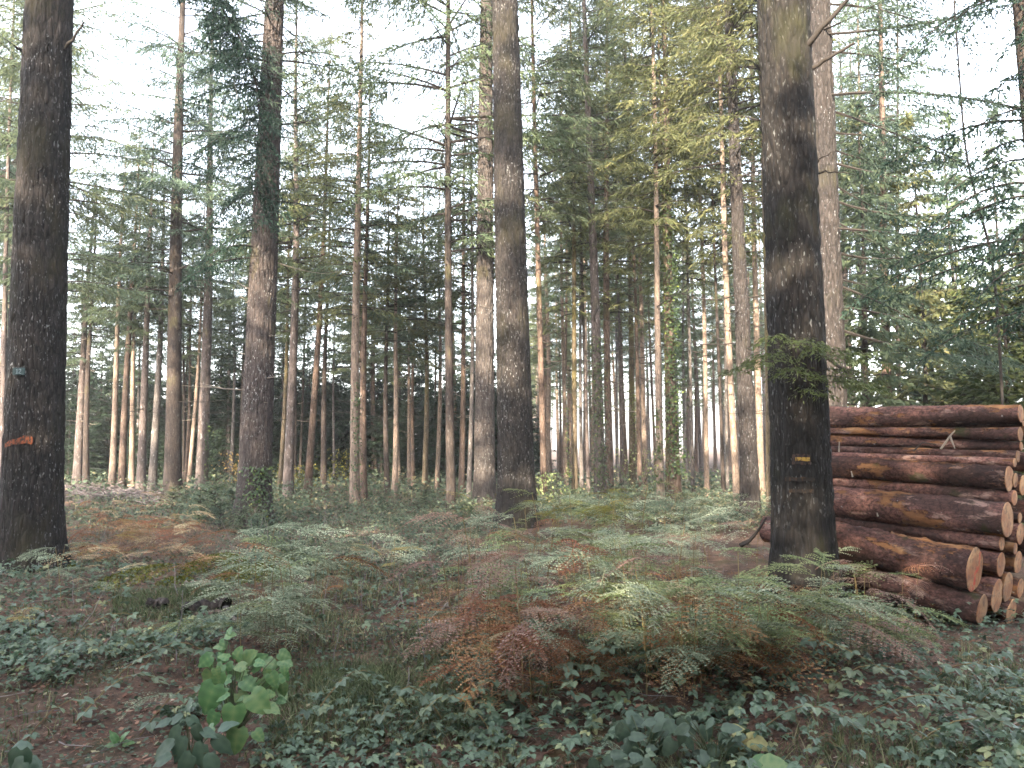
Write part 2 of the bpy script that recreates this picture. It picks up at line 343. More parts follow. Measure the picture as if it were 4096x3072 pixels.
def haze(dens):
    b = NT('haze_air'); v = b.n('ShaderNodeVolumePrincipled'); v.inputs['Density'].default_value = dens
    v.inputs['Color'].default_value = (0.93, 0.95, 0.95, 1); v.inputs['Anisotropy'].default_value = 0.2
    b.l(v.outputs[0], b.out.inputs['Volume']); a = Acc(); V = np.array([(x, y, z) for z in (-3, 34) for y in (-61, 1001) for x in (-1251, 1251)], float)
    a.add(V, [[0, 2, 3, 1], [4, 5, 7, 6], [0, 1, 5, 4], [1, 3, 7, 5], [3, 2, 6, 7], [2, 0, 4, 6]])
    o = link('haze', a.mesh('haze'), b.m); tag(o, 'thin pale haze between the distant trunks', 'haze', None, 'stuff')
HAZE = 0.0009
if HAZE: haze(HAZE)
# ------------------------------------------------------------------ conifer crowns
def branch(acc, limb, p0, az, L, r, up, droop, s0, dens, sz, wz, hang, sub=0.38, seg=6, tb=0.5, bend=0.0):
    s = np.linspace(0, 1, seg)
    azs = az + bend*s
    hx = np.cumsum(np.concatenate([[0], np.cos(azs[1:])*L/(seg-1)])); hy = np.cumsum(np.concatenate([[0], np.sin(azs[1:])*L/(seg-1)]))
    zz = L*(up*s - droop*s*s)
    P = np.stack([p0[0]+hx, p0[1]+hy, p0[2]+zz], -1)
    tube(limb, P, r*(1-0.85*s), 4, 0.3)
    ns = max(3, int(L*dens*(1-s0)))
    ss = s0 + (1-s0)*(np.arange(ns)+rng.random(ns))/ns
    base = np.stack([np.interp(ss, s, P[:, k]) for k in range(3)], -1)
    side = np.where(np.arange(ns) % 2 == 0, 1, -1)
    sl = L*sub*(1-0.72*(ss-s0)/(1-s0+1e-6))*rng.uniform(0.65, 1.2, ns); sl = np.clip(sl, 0.10, 1.1)
    sa = az + bend*ss + side*np.radians(rng.uniform(42, 72, ns))
    m = np.maximum(3, (sl/(sz*0.42)).astype(int)); idx = np.repeat(np.arange(ns), m)
    k = np.concatenate([np.arange(q) for q in m]); t = (k+rng.random(len(k)))/m[idx]
    l = sl[idx]*t
    drop = hang*l*(0.35+0.8*l/np.maximum(sl[idx], .01)*0.6)
    B = base[idx] + np.stack([np.cos(sa[idx])*l, np.sin(sa[idx])*l, -drop + rng.normal(0, 0.02, len(l))], -1)
    da = sa[idx] + np.where(k % 2 == 0, 1, -1)*np.radians(rng.uniform(10, 50, len(k)))
    pit = -rng.uniform(0.0, 1.1, len(k))*(0.4+hang)
    D = np.stack([np.cos(da)*np.cos(pit), np.sin(da)*np.cos(pit), np.sin(pit)], -1)
    N = rng.normal(0, 0.75, (len(k), 3)); N[:, 2] += 1.0
    tt = np.clip(tb + rng.normal(0, 0.16, len(k)) + 0.25*(t-0.5), 0, 1)
    kites(acc, B, D, N, sz*rng.uniform(0.7, 1.35, len(k)), wz*rng.uniform(0.7, 1.3, len(k)), tt)
    # sprays along the main axis
    q = max(2, int(L*(1-s0)/(sz*0.4))); ss = s0 + (1-s0)*rng.random(q)
    B = np.stack([np.interp(ss, s, P[:, k2]) for k2 in range(3)], -1)
    da = az + bend*ss + rng.normal(0, 0.7, q); pit = -rng.uniform(0, 0.8, q)*(0.4+hang)
    D = np.stack([np.cos(da)*np.cos(pit), np.sin(da)*np.cos(pit), np.sin(pit)], -1)
    N = rng.normal(0, 0.75, (q, 3)); N[:, 2] += 1.0
    kites(acc, B, D, N, sz*rng.uniform(0.7, 1.3, q), wz, np.clip(tb+rng.normal(0, 0.16, q), 0, 1))
def prof(h, H, p=0.75): return np.clip(1-h/(H*1.01), 0.004, 1)**p
def crown(name, H, hb, Lmax, whorl=0.5, per=(3, 6), dens=9, sz=0.20, wz=0.031, droop=0.28, up=0.12, hang=0.6, conic=0.8, low=0.55, lowspan=0.2, s0=0.12, sub=0.38, rt=0.16):
    a = Acc(); li = Acc(); h = hb
    while h < H-0.25:
        r = (h-hb)/(H-hb)
        lf = low + (1-low)*min(1, r/lowspan)
        for _ in range(rng.integers(per[0], per[1])):
            if r < 0.12 and rng.random() < 0.35: continue
            L = max(0.22, Lmax*lf*(1-r)**conic*rng.uniform(0.55, 1.15)); az = rng.uniform(0, 2*PI)
            u = up + 0.35*r + rng.normal(0, 0.06); d = droop*(1-0.6*r)*rng.uniform(0.6, 1.4)
            rr = rt*prof(h, H)*0.8
            p0 = (math.cos(az)*rr*0.5, math.sin(az)*rr*0.5, h+rng.uniform(-.2, .2))
            branch(a, li, p0, az, L, 0.010+0.008*L, u, d, s0 if r > 0.3 else s0+0.12, dens, sz, wz, hang, sub, tb=rng.uniform(0.3, 0.68), bend=rng.normal(0, 0.25))
        h += whorl*rng.uniform(0.7, 1.3)
    n = 26; tp = rng.uniform(0, 2*PI, n); z = H - rng.random(n)*0.9
    kites(a, np.stack([0*z, 0*z, z], -1), np.stack([np.cos(tp)*.5, np.sin(tp)*.5, np.full(n, .8)], -1), rng.normal(0, 1, (n, 3)), sz*1.1, wz, 0.6)
    return a.mesh(name+'_needles'), li.mesh(name+'_limbs'), H
def deadtwigs(name, h0, h1, n, rt=0.14, H=20, Lr=(0.4, 1.5)):
    li = Acc()
    for _ in range(n):
        h = rng.uniform(h0, h1); az = rng.uniform(0, 2*PI); L = rng.uniform(*Lr)*(0.45 if rng.random() < 0.45 else 1)
        s = np.linspace(0, 1, 6); rr = rt*prof(h, H)*0.8; up = rng.uniform(-0.5, 0.15); cv = rng.uniform(0.1, 0.6)
        P = np.stack([np.cos(az+0.4*s)*(rr*.7+L*s), np.sin(az+0.4*s)*(rr*.7+L*s), h+L*(up*s+cv*s*s)], -1)
        P += rng.normal(0, 0.015, P.shape)*s[:, None]
        tube(li, P, (0.006+0.008*L)*(1-0.8*s), 4, 0.3)
        for q in range(rng.integers(0, 4)):
            k = rng.uniform(.3, .9); b0 = np.array([np.interp(k, s, P[:, c]) for c in range(3)])
            a2 = az + rng.choice([-1, 1])*rng.uniform(.5, 1.0); l2 = L*rng.uniform(.15, .4)
            tube(li, [b0, b0+l2*np.array([math.cos(a2), math.sin(a2), rng.uniform(-.2, .5)])], [0.006, 0.002], 3, 0.3)
    return li.mesh(name)

CR = {}
for i in range(4): CR['A%d' % i] = crown('tall_crown', 20, 6.2+0.7*i, 2.6, dens=21, low=0.6, whorl=.45)
for i in range(2): CR['H%d' % i] = crown('high_crown', 20, 9.5+i, 2.3, dens=21, whorl=.45)
CR['W0'] = crown('wide_crown', 20, 6.3, 3.7, dens=20, low=0.65, conic=0.55, whorl=.5)
for i in range(3): CR['C%d' % i] = crown('slim_crown', 14, 5.4+0.5*i, 2.25, dens=23, low=0.65, whorl=.41)
for i in range(2): CR['B%d' % i] = crown('great_crown', 28, 14.5, 3.2, whorl=0.7, dens=7, sz=0.24, wz=0.06)
CR['M0'] = crown('limby_crown', 24, 6.8, 2.6, whorl=0.5, dens=15, sz=0.16, wz=0.03, low=0.5)
CR['E0'] = crown('edge_crown', 17, 1.2, 3.2, whorl=0.5, dens=9, sz=0.34, wz=0.12)
CR['E1'] = crown('edge_crown', 16, 0.9, 3.4, whorl=0.5, dens=9, sz=0.34, wz=0.12)
for i in range(3): CR['Y%d' % i] = crown('young_crown', 6.0, 0.35, 1.75, whorl=0.27, per=(6, 9), dens=12, sz=0.18, wz=0.06, droop=0.12, up=0.1, hang=0.25, conic=0.75, low=0.9, s0=0.05, rt=0.07)
CR['S0'] = crown('seedling_crown', 0.9, 0.05, 0.42, whorl=0.09, per=(4, 6), dens=34, sz=0.05, wz=0.014, droop=0.05, up=0.25, hang=0.2, conic=0.9, low=1, s0=0.0, rt=0.01)
DT = [deadtwigs('dead_twigs', 2.4, 9.5, 24) for _ in range(3)]

def trunk_mesh(name, H, r0, lean, sides=12, rings=22, p=0.75, flare=0.4, bend=0.04, near=False, seed=0, sink=0.25):
    if near:
        hs = np.concatenate([np.arange(-sink, 12.0, 0.045), np.linspace(12.2, H, 30)])
    else:
        hs = np.concatenate([[-sink, -.05, 0.1, 0.3, 0.7, 1.4], np.linspace(2.2, H, rings)])
    g = np.random.default_rng(seed)
    th = np.arange(sides)*2*PI/sides; u = th/(2*PI)
    hh = np.maximum(hs, 0)
    rad = r0*prof(hh, H, p)*(1+flare*np.exp(-hh/0.45))
    U, Hh = np.meshgrid(u, hs); R = np.broadcast_to(rad[:, None], U.shape).copy()
    lob = lat(U, Hh/H, 5, 3, seed+11)-.5
    R *= 1 + 0.10*lob + 0.35*np.exp(-np.maximum(Hh, 0)/0.35)*(lat(U, Hh*0, 6, 1, seed+5)-.45)*flare*1.6
    if near:
        nu = int(2*PI*r0/0.055); nv = int(H/0.22)
        f = lat(U + 0.02*np.sin(Hh*3), Hh/H, nu, nv, seed+1); f2 = lat(U, Hh/H, nu*2, nv*3, seed+2)
        R += 0.024*np.minimum(1, np.abs(f-.5)*3.2)**0.8 + 0.010*f2 - 0.02
    else:
        R *= 1 + 0.05*(lat(U, Hh/H, 7, 26, seed+3)-.5)
    bx = bend*np.sin(hs/H*PI*g.uniform(1.2, 2.4)+g.uniform(0, 6)); by = bend*np.sin(hs/H*PI*g.uniform(1.2, 2.4)+g.uniform(0, 6))
    bx -= np.interp(0, hs, bx); by -= np.interp(0, hs, by)
    V = np.stack([np.cos(th)[None]*R + (lean[0]*hs+bx)[:, None], np.sin(th)[None]*R + (lean[1]*hs+by)[:, None], np.broadcast_to(hs[:, None], R.shape)], -1)
    a = Acc(); n = len(hs); i = np.arange(n-1)[:, None]*sides; j = np.arange(sides)[None]; k = (j+1) % sides
    a.add(V.reshape(-1, 3), np.stack([i+j, i+k, i+sides+k, i+sides+j], -1).reshape(-1, 4))
    return a.mesh(name, True)

TREES = {}
def tree(key, bx, by, tx, ty, wpx, wy, bk, label, cr=None, H=None, Y=None, twigs=True, near=False, nmat=None, p=0.75, name='conifer_tree', cat='tree', group=None, rot=None, flare=0.35):
    b = gpt(bx, by)
    if Y is not None:
        b = at(bx, by, Y); b[2] = float(gz(b[0], b[1]))
    Y = b[1]; tp = at(tx, ty, Y)
    d0 = at(bx, by, Y)
    hz = tp[2]-d0[2]; lx = (tp[0]-d0[0])/hz
    depth = math.hypot(1, 0)*Y
    wyz = at(bx, wy, Y)[2]-b[2]
    if H is None: H = 20*rng.uniform(0.9, 1.12)
    r0 = wpx/2/F*depth/prof(wyz, H, p)/(1+flare*math.exp(-max(wyz, 0)/0.45))
    # base x so that the axis passes through both pixels
    b[0] = d0[0] + lx*(b[2]-d0[2])
    ob = empty(name, b, label, cat, group)
    seed = abs(hash(key)) % 9973 if not isinstance(key, int) else key
    seed = sum(ord(c)*(i+3) for i, c in enumerate(str(key))) % 9973
    tr = link('trunk', trunk_mesh('trunk', H, r0, (lx, 0), 112 if near else (18 if wpx > 30 else 10), 24, p, flare, 0.0 if near else 0.05, near, seed), MB[bk], ob)
    if cr:
        nm, lm, H0 = CR[cr]; s = H/H0; rz = rng.uniform(0, 2*PI) if rot is None else rot
        M = Matrix.Shear('XY', 4, (lx, 0)) @ Matrix.Rotation(rz, 4, 'Z') @ Matrix.Scale(s, 4)
        M = Matrix.Rotation(math.atan(lx), 4, 'Y') @ Matrix.Rotation(rz, 4, 'Z') @ Matrix.Scale(s, 4)
        c = link('crown', nm, nmat or M_needle, ob, kind='stuff'); c.matrix_local = M
        c = link('limbs', lm, M_twig, ob, kind='stuff'); c.matrix_local = M
        if twigs:
            c = link('dead_twigs', DT[seed % 3], M_pale_twig if seed % 7 == 0 else M_twig, ob, kind='stuff')
            c.matrix_local = Matrix.Rotation(math.atan(lx), 4, 'Y') @ Matrix.Rotation(rz+1, 4, 'Z') @ Matrix.Diagonal((min(1.2, max(.6, r0/0.15)), min(1.2, max(.6, r0/0.15)), s, 1))
    TREES[key] = dict(ob=ob, b=b, r0=r0, lx=lx, Y=Y, H=H, p=p, flare=flare)
    return ob

G_ST = 'conifers of the tall stand'
def tr(key, bx, by, tx, ty, w, wy, bk, label, cr='A0', **kw): return tree(key, bx, by, tx, ty, w, wy, bk, label, cr, group=G_ST, **kw)
N1, N2, N3 = M_needle, M_needle2, M_needle3
# --- big near trunks
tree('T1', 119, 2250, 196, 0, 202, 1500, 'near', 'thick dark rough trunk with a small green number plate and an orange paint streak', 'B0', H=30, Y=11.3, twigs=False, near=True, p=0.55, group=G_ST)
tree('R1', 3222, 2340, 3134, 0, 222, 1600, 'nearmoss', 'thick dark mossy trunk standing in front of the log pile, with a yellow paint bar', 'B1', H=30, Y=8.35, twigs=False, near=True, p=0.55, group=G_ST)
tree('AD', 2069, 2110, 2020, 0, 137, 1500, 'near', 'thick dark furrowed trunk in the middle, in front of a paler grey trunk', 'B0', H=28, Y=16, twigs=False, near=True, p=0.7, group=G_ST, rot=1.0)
tree('M', 1011, 2100, 1098, 0, 118, 1500, 'nearmauve', 'big mauve-brown trunk leaning slightly right, with ivy at its foot', 'M0', H=24, near=True, p=0.9, group=G_ST, nmat=N2)
tree('AC', 1936, 2045, 1945, 0, 76, 1500, 'neargrey', 'pale grey sunlit trunk directly behind the thick dark middle trunk', 'H0', H=25, near=True, p=0.75, group=G_ST)
tree('R2', 3345, 1990, 3275, 0, 104, 1500, 'nearsilver', 'grey-brown trunk rising behind the log pile, close behind the mossy trunk', None, H=24, Y=13.2, near=True, p=0.6, group=G_ST)
tr('AX', 3006, 2087, 2912, 0, 61, 1500, 'nearsilver', 'dark straight trunk left of the log pile, pale flecks near its foot', 'M0', H=23, near=True, nmat=N3, twigs=True, p=1.1)
# --- left group
tr('h', 688, 1992, 735, 0, 58, 1500, 'dark', 'dark mossy trunk, thickest between the numbered trunk and the big mauve trunk', 'W0', H=22, nmat=N2)
tr('j', 806, 1970, 850, 100, 40, 1500, 'mauve', 'smooth mauve trunk just right of the dark mossy trunk', 'A2', nmat=N2)
tr('a0', 8, 1975, 22, 1500, 22, 1800, 'mauve', 'mauve trunk at the very left edge, half hidden by the numbered trunk', 'A3', Y=24)
tr('a00', 165, 1990, 178, 1400, 26, 1600, 'dark', 'dark trunk hidden behind the numbered trunk, its green boughs showing to the right', 'W0', Y=23, H=20)
tr('a', 306, 1957, 345, 1332, 27, 1600, 'mauve', 'mauve trunk above the grey brushwood, first wide one right of the numbered trunk', 'C0', nmat=N2, H=13)
tr('b', 343, 1957, 362, 1400, 20, 1600, 'dark', 'dark slim trunk close against the right side of the mauve trunk above the brushwood', 'C2', H=13)
tr('b2', 300, 1940, 318, 1400, 14, 1600, 'dark', 'thin dark trunk peeping out behind the mauve trunk above the brushwood', 'C2', Y=37, H=12)
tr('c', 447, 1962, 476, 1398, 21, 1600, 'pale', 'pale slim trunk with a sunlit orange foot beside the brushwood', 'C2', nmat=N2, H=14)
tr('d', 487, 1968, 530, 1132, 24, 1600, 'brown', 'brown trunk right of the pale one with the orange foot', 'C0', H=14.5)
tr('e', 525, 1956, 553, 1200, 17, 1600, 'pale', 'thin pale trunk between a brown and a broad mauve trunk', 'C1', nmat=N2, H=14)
tr('f', 561, 1976, 600, 1066, 28, 1600, 'mauve', 'broad mauve trunk, second to the left of the dark mossy trunk', 'C2', nmat=N2, H=15)
tr('g', 608, 1968, 653, 1000, 26, 1600, 'grey', 'grey trunk next to the left side of the dark mossy trunk', 'C2', H=14)
tr('i', 754, 1962, 778, 1530, 15, 1700, 'pale', 'thin trunk with bright yellow foot between the dark mossy and smooth mauve trunks', 'C0', H=13)
tr('i2', 741, 1958, 759, 1500, 13, 1700, 'brown', 'thin brown trunk hugging the right edge of the dark mossy trunk', 'C2', Y=36, H=13)
tr('k', 925, 1935, 929, 1400, 12, 1600, 'grey', 'very thin grey stem midway between the smooth mauve and the big mauve trunk', 'C2', Y=37, H=12.5)
tr('l', 963, 1932, 983, 1300, 15, 1600, 'dark', 'thin dark stem close to the left of the big mauve trunk', 'C1', Y=36, nmat=N2, H=13)
# --- middle group
tr('n', 1117, 1990, 1137, 1500, 17, 1700, 'moss', 'thin mossy olive trunk, first to the right of the big mauve trunk', 'C1', H=13)
tr('o', 1151, 2010, 1169, 1000, 34, 1600, 'mauve', 'mauve trunk with a bright left edge, second right of the big mauve trunk', 'W0', H=17)
tr('p', 1178, 1962, 1191, 1500, 13, 1700, 'dark', 'thin dark stem right behind the mauve trunk with the bright left edge', 'C2', Y=34, H=13)
tr('p2', 1198, 1955, 1213, 1450, 10, 1700, 'dark', 'thinnest dark stem left of the leaning warm brown trunk', 'A0', Y=38)
tr('q', 1229, 1996, 1279, 1000, 26, 1600, 'brown', 'warm brown trunk leaning right, between two dark trunks left of the twin trunks', 'C0', nmat=N3, H=15.5)
tr('r', 1295, 1968, 1315, 1000, 20, 1600, 'dark', 'dark slim trunk with an orange foot, left of the twin trunks', 'C1', nmat=N2, H=12.5)
tr('s', 1337, 1948, 1343, 1400, 10, 1700, 'grey', 'hair thin grey stem nearest the left of the twin trunks', 'C0', Y=38, H=12)
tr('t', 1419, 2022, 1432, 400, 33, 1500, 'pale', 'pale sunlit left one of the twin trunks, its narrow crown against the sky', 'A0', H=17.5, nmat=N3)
tr('t2', 1453, 2015, 1464, 1000, 25, 1600, 'brown', 'brown right one of the twin trunks', 'C1', nmat=N2, H=13.5)
tr('u', 1549, 1982, 1549, 1265, 18, 1600, 'dark', 'dark straight stem, first to the right of the twin trunks', 'C1', H=11.5)
tr('v', 1578, 1988, 1592, 1200, 18, 1600, 'pale', 'pale slim trunk, second to the right of the twin trunks', 'C0', nmat=N3, H=12)
tr('w', 1634, 1962, 1642, 1500, 13, 1750, 'pale', 'bright left stem of a thin close pair before the dark spruces', 'C0', H=11)
tr('w2', 1652, 1962, 1659, 1460, 14, 1750, 'brown', 'orange-brown right stem of a thin close pair before the dark spruces', 'C0', H=12)
tr('x', 1699, 1982, 1696, 1265, 18, 1600, 'moss', 'dark greenish stem just right of the thin close pair', 'C0', nmat=N2, H=12)
tr('y', 1747, 1976, 1754, 1265, 15, 1600, 'pale', 'pale thin stem left of the dark slender trunk beside the middle', 'C2', H=13)
tr('z', 1805, 2050, 1789, 66, 33, 1500, 'dark', 'dark slender trunk left of the grey and the thick dark middle trunks', 'W0', H=21)
tr('aa', 1844, 1990, 1852, 1530, 21, 1700, 'brown', 'warm orange-brown trunk between the dark slender and the grey middle trunk', 'C0', H=15)
tr('ab', 1875, 2008, 1880, 1460, 18, 1700, 'grey', 'pale grey thin trunk nearest the left side of the grey middle trunk', 'C1', H=15)
# --- right of the middle
tr('ae', 2178, 2022, 2153, 660, 24, 1500, 'brown', 'brown trunk with a reddish foot, first right of the thick dark middle trunk', 'A1')
tr('af', 2265, 1956, 2260, 1430, 17, 1650, 'pale', 'pale sunlit stem left of the yellowish trunk, right of the reddish footed trunk', 'A2', nmat=N3)
tr('af2', 2248, 1955, 2256, 1600, 12, 1700, 'brown', 'thin brown stem touching the left of a pale sunlit stem', 'A3', Y=36)
tr('ag', 2301, 1996, 2289, 1200, 21, 1600, 'moss', 'yellowish mossy trunk left of the trunk with ivy on its lower half', 'A0', nmat=N3)
tr('ah', 2328, 1968, 2325, 1500, 14, 1700, 'grey', 'grey stem just right of the yellowish mossy trunk', 'H1')
tr('ai', 2354, 1976, 2344, 1400, 14, 1700, 'mauve', 'thin mauve stem left of the trunk with ivy on its lower half', 'A1')
tr('ai2', 2371, 1960, 2369, 1600, 10, 1700, 'pale', 'thinnest pale stem against the left of the trunk with ivy on its lower half', 'A2', Y=37)
tr('aj', 2402, 1997, 2350, 130, 38, 1450, 'mauve', 'mauve trunk with ivy climbing its lower half', 'A3', H=21)
tr('ak', 2439, 1983, 2432, 1000, 29, 1550, 'brown', 'plain brown trunk touching the right of the trunk with ivy on its lower half', 'A0', nmat=N3)
tr('al', 2470, 1962, 2471, 1500, 11, 1700, 'grey', 'thin grey stem right of the plain brown trunk', 'A1', Y=36)
tr('al2', 2488, 1968, 2479, 1500, 12, 1700, 'mauve', 'thin mauve stem left of the yellow sunlit trunk', 'H0')
tr('am', 2533, 1950, 2508, 1000, 23, 1550, 'moss', 'yellow sunlit trunk with a bright green ivy patch low down', 'A2', nmat=N3, Y=31)
tr('an', 2560, 1982, 2543, 1460, 16, 1650, 'brown', 'brown stem between the yellow sunlit and a pale trunk', 'A3')
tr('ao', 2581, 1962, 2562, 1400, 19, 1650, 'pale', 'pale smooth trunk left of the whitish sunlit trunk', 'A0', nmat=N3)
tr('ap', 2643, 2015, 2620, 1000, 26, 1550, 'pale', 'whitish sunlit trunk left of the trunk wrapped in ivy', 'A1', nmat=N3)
tr('ap2', 2625, 1960, 2610, 1460, 11, 1650, 'brown', 'thin brown stem behind the left of the whitish sunlit trunk', 'A2', Y=36)
tr('aq', 2672, 1996, 2659, 1400, 15, 1650, 'moss', 'slim olive stem between the whitish trunk and the trunk wrapped in ivy', 'H1')
tr('ar', 2704, 1997, 2664, 663, 36, 1500, 'brown', 'trunk wrapped in ivy over most of its height', 'A3', H=21, nmat=N3)
tr('as', 2772, 1982, 2764, 1400, 14, 1650, 'grey', 'grey stem, first to the right of the trunk wrapped in ivy', 'A0')
tr('at', 2828, 1988, 2805, 1265, 18, 1600, 'pale', 'pale leaning stem, second right of the trunk wrapped in ivy', 'A1', nmat=N3)
tr('au', 2894, 1996, 2879, 1400, 14, 1650, 'dark', 'dark thin stem left of the pale stem beside the dark straight trunk', 'A2')
tr('av', 2911, 1988, 2909, 1500, 12, 1650, 'grey', 'thin grey stem close to the left of the pale tapering trunk', 'A3')
tr('aw', 2951, 2035, 2919, 1265, 26, 1600, 'pale', 'pale tapering trunk touching the left of the dark straight trunk', 'A0', nmat=N3)
tr('ay', 3047, 1996, 3029, 1130, 26, 1600, 'pale', 'pale trunk just right of the dark straight trunk', 'A1', nmat=N3)
tr('az', 3080, 2056, 3056, 900, 27, 1600, 'moss', 'brownish mossy trunk touching the left of the thick mossy trunk', 'A2', nmat=N3, Y=17)
tr('ba', 3562, 1980, 3545, 1300, 36, 1550, 'brown', 'brown trunk seen above the log pile, right of the grey trunk', 'A0', Y=22, nmat=N2)
tr('bb', 3608, 1970, 3600, 1400, 18, 1550, 'dark', 'thin dark trunk above the log pile, right of the brown one', 'A1', Y=27, nmat=N2)
tr('bc', 3462, 1975, 3452, 1400, 18, 1550, 'pale', 'pale trunk above the log pile, between the grey and the brown trunk', 'A2', Y=27)
tr('bd', 3404, 1970, 3396, 1400, 11, 1550, 'pale', 'thin pale stem above the log pile, nearest the right edge of the grey trunk', 'A3', Y=34)

# --- far stand
G_FAR = 'far conifers'
FT = [trunk_mesh('far_trunk', 20, 0.15, (0, 0), 8, 16, 0.75, 0.35, 0.06, False, 50+i) for i in range(4)]
def far_tree(x, y, s, label, bk, cr, nm, group):
    ob = empty('conifer_tree', (x, y, float(gz(x, y))), label, 'tree', group)
    t = link('trunk', FT[rng.integers(0, 4)], MB[bk], ob); w_ = rng.uniform(0.75, 1.25)
    t.scale = (s*w_, s*w_, s); rz = rng.uniform(0, 6.28); t.rotation_euler = (rng.normal(0, 0.012), rng.normal(0, 0.012), rz)
    for nme, me, m in (('crown', CR[cr][0], nm), ('limbs', CR[cr][1], M_twig), ('dead_twigs', DT[rng.integers(0, 3)], M_twig)):
        c = link(nme, me, m, ob, kind='stuff'); c.rotation_euler = (0, 0, rz); q = s*20/CR[cr][2] if nme != 'dead_twigs' else s
        c.scale = (q, q, q)
    return ob
TONE = dict(mauve='mauve-brown', grey='grey', pale='pale', brown='brown', dark='dark')
LAND = [(119, 'behind the numbered trunk'), (306, 'by the mauve trunk above the brushwood'), (447, 'by the pale trunk with the orange foot'), (560, 'by the broad mauve trunk'), (690, 'near the dark mossy trunk'), (806, 'near the smooth mauve trunk'), (1011, 'behind the big mauve trunk'),
 (1150, 'by the trunk with the bright left edge'), (1229, 'by the leaning warm brown trunk'), (1435, 'near the twin trunks'), (1549, 'right of the twin trunks'), (1643, 'by the thin close pair'), (1747, 'left of the dark slender trunk'), (1805, 'by the dark slender trunk'), (1960, 'behind the grey middle trunk'),
 (2178, 'by the reddish footed trunk'), (2260, 'by the pale stem left of the yellowish trunk'), (2402, 'by the trunk with ivy on its lower half'), (2533, 'by the yellow sunlit trunk'), (2643, 'by the whitish sunlit trunk'), (2704, 'by the trunk wrapped in ivy'), (2772, 'right of the trunk wrapped in ivy'), (2828, 'by the pale leaning stem'), (2894, 'left of the pale tapering trunk'), (2951, 'by the pale tapering trunk'),
 (3006, 'behind the dark straight trunk'), (3150, 'behind the thick mossy trunk'), (3345, 'behind the grey-brown trunk at the pile'), (3462, 'over the left half of the pile'), (3562, 'by the brown trunk above the pile'), (3750, 'over the middle of the pile'), (3980, 'over the right end of the pile'), (4250, 'at the right edge')]
def near_land(px): return min(LAND, key=lambda q: abs(q[0]-px))[1]
pts = []
def fill(n, px0, px1, y0, y1, label, group, mats, crs, nms, sr=(0.8, 1.1), dmin=1.4):
    k = 0; tries = 0
    while k < n and tries < 4000:
        tries += 1
        y = rng.uniform(y0, y1); px = rng.uniform(px0, px1); x = float(at(px, 1900, y)[0])
        if any((x-a)**2+(y-b)**2 < dmin*dmin for a, b in pts): continue
        pts.append((x, y)); k += 1
        mt = mats[rng.integers(0, len(mats))]; sz_ = rng.uniform(*sr)
        far_tree(x, y, sz_, '%s%s %s %s' % ('taller ' if sz_ > sum(sr)/2 else 'lower ', TONE[mt], label, near_land(px)), mt, crs[rng.integers(0, len(crs))], nms[rng.integers(0, len(nms))], group)
for v_ in TREES.values(): pts.append((v_['b'][0], v_['b'][1]))
fill(46, 2130, 3130, 37, 62, 'far-stand conifer', 'far stand right of the middle', ['mauve', 'grey', 'pale', 'brown', 'brown'], ['A0', 'A1', 'A2', 'A3', 'H0'], [N1, N3, N1], (0.62, 1.0))
fill(36, 2100, 3250, 62, 95, 'rearmost faint conifer', 'back of the right stand', ['mauve', 'grey', 'brown'], ['A0', 'A1', 'A2'], [N1, N3], (0.6, 0.85))
fill(10, 3330, 4300, 28, 60, 'distant conifer seen', 'conifers beyond the log pile', ['mauve', 'grey', 'dark'], ['A0', 'A1', 'A3'], [N1, N2], (0.75, 1.0))
fill(12, -400, 190, 26, 46, 'distant conifer', 'conifers behind the numbered trunk', ['mauve', 'grey', 'dark'], ['A0', 'A1', 'A2', 'A3'], [N1, N2])
fill(10, 350, 1150, 33, 42, 'thin distant conifer', 'thin conifers of the left stand', ['mauve', 'grey', 'dark'], ['C0', 'C1', 'C2'], [N2, N1], (0.55, 0.7))
fill(9, 1180, 1900, 34, 44, 'thin distant conifer', 'thin conifers left of the middle', ['dark', 'brown', 'pale'], ['C0', 'C1', 'C2'], [N1, N3], (0.55, 0.7))

for px, Y, s_, nm, lab in [(3480, 19, .5, N1, 'leafy low-branched conifer behind the grey-brown trunk at the pile'), (3700, 21, .52, N3, 'yellowish low-branched conifer above the middle of the pile'), (3860, 25, .6, N1, 'tall low-branched conifer above the right half of the pile'), (4060, 22, .55, N2, 'bluish low-branched conifer above the right end of the pile'), (3600, 30, .7, N3, 'farther low-branched conifer right of the brown trunk above the pile')]:
    x = float(at(px, 1800, Y)[0]); o = far_tree(x, Y, s_, lab, 'dark', 'E%d' % int(px % 2), nm, 'low-branched conifers beyond the pile')
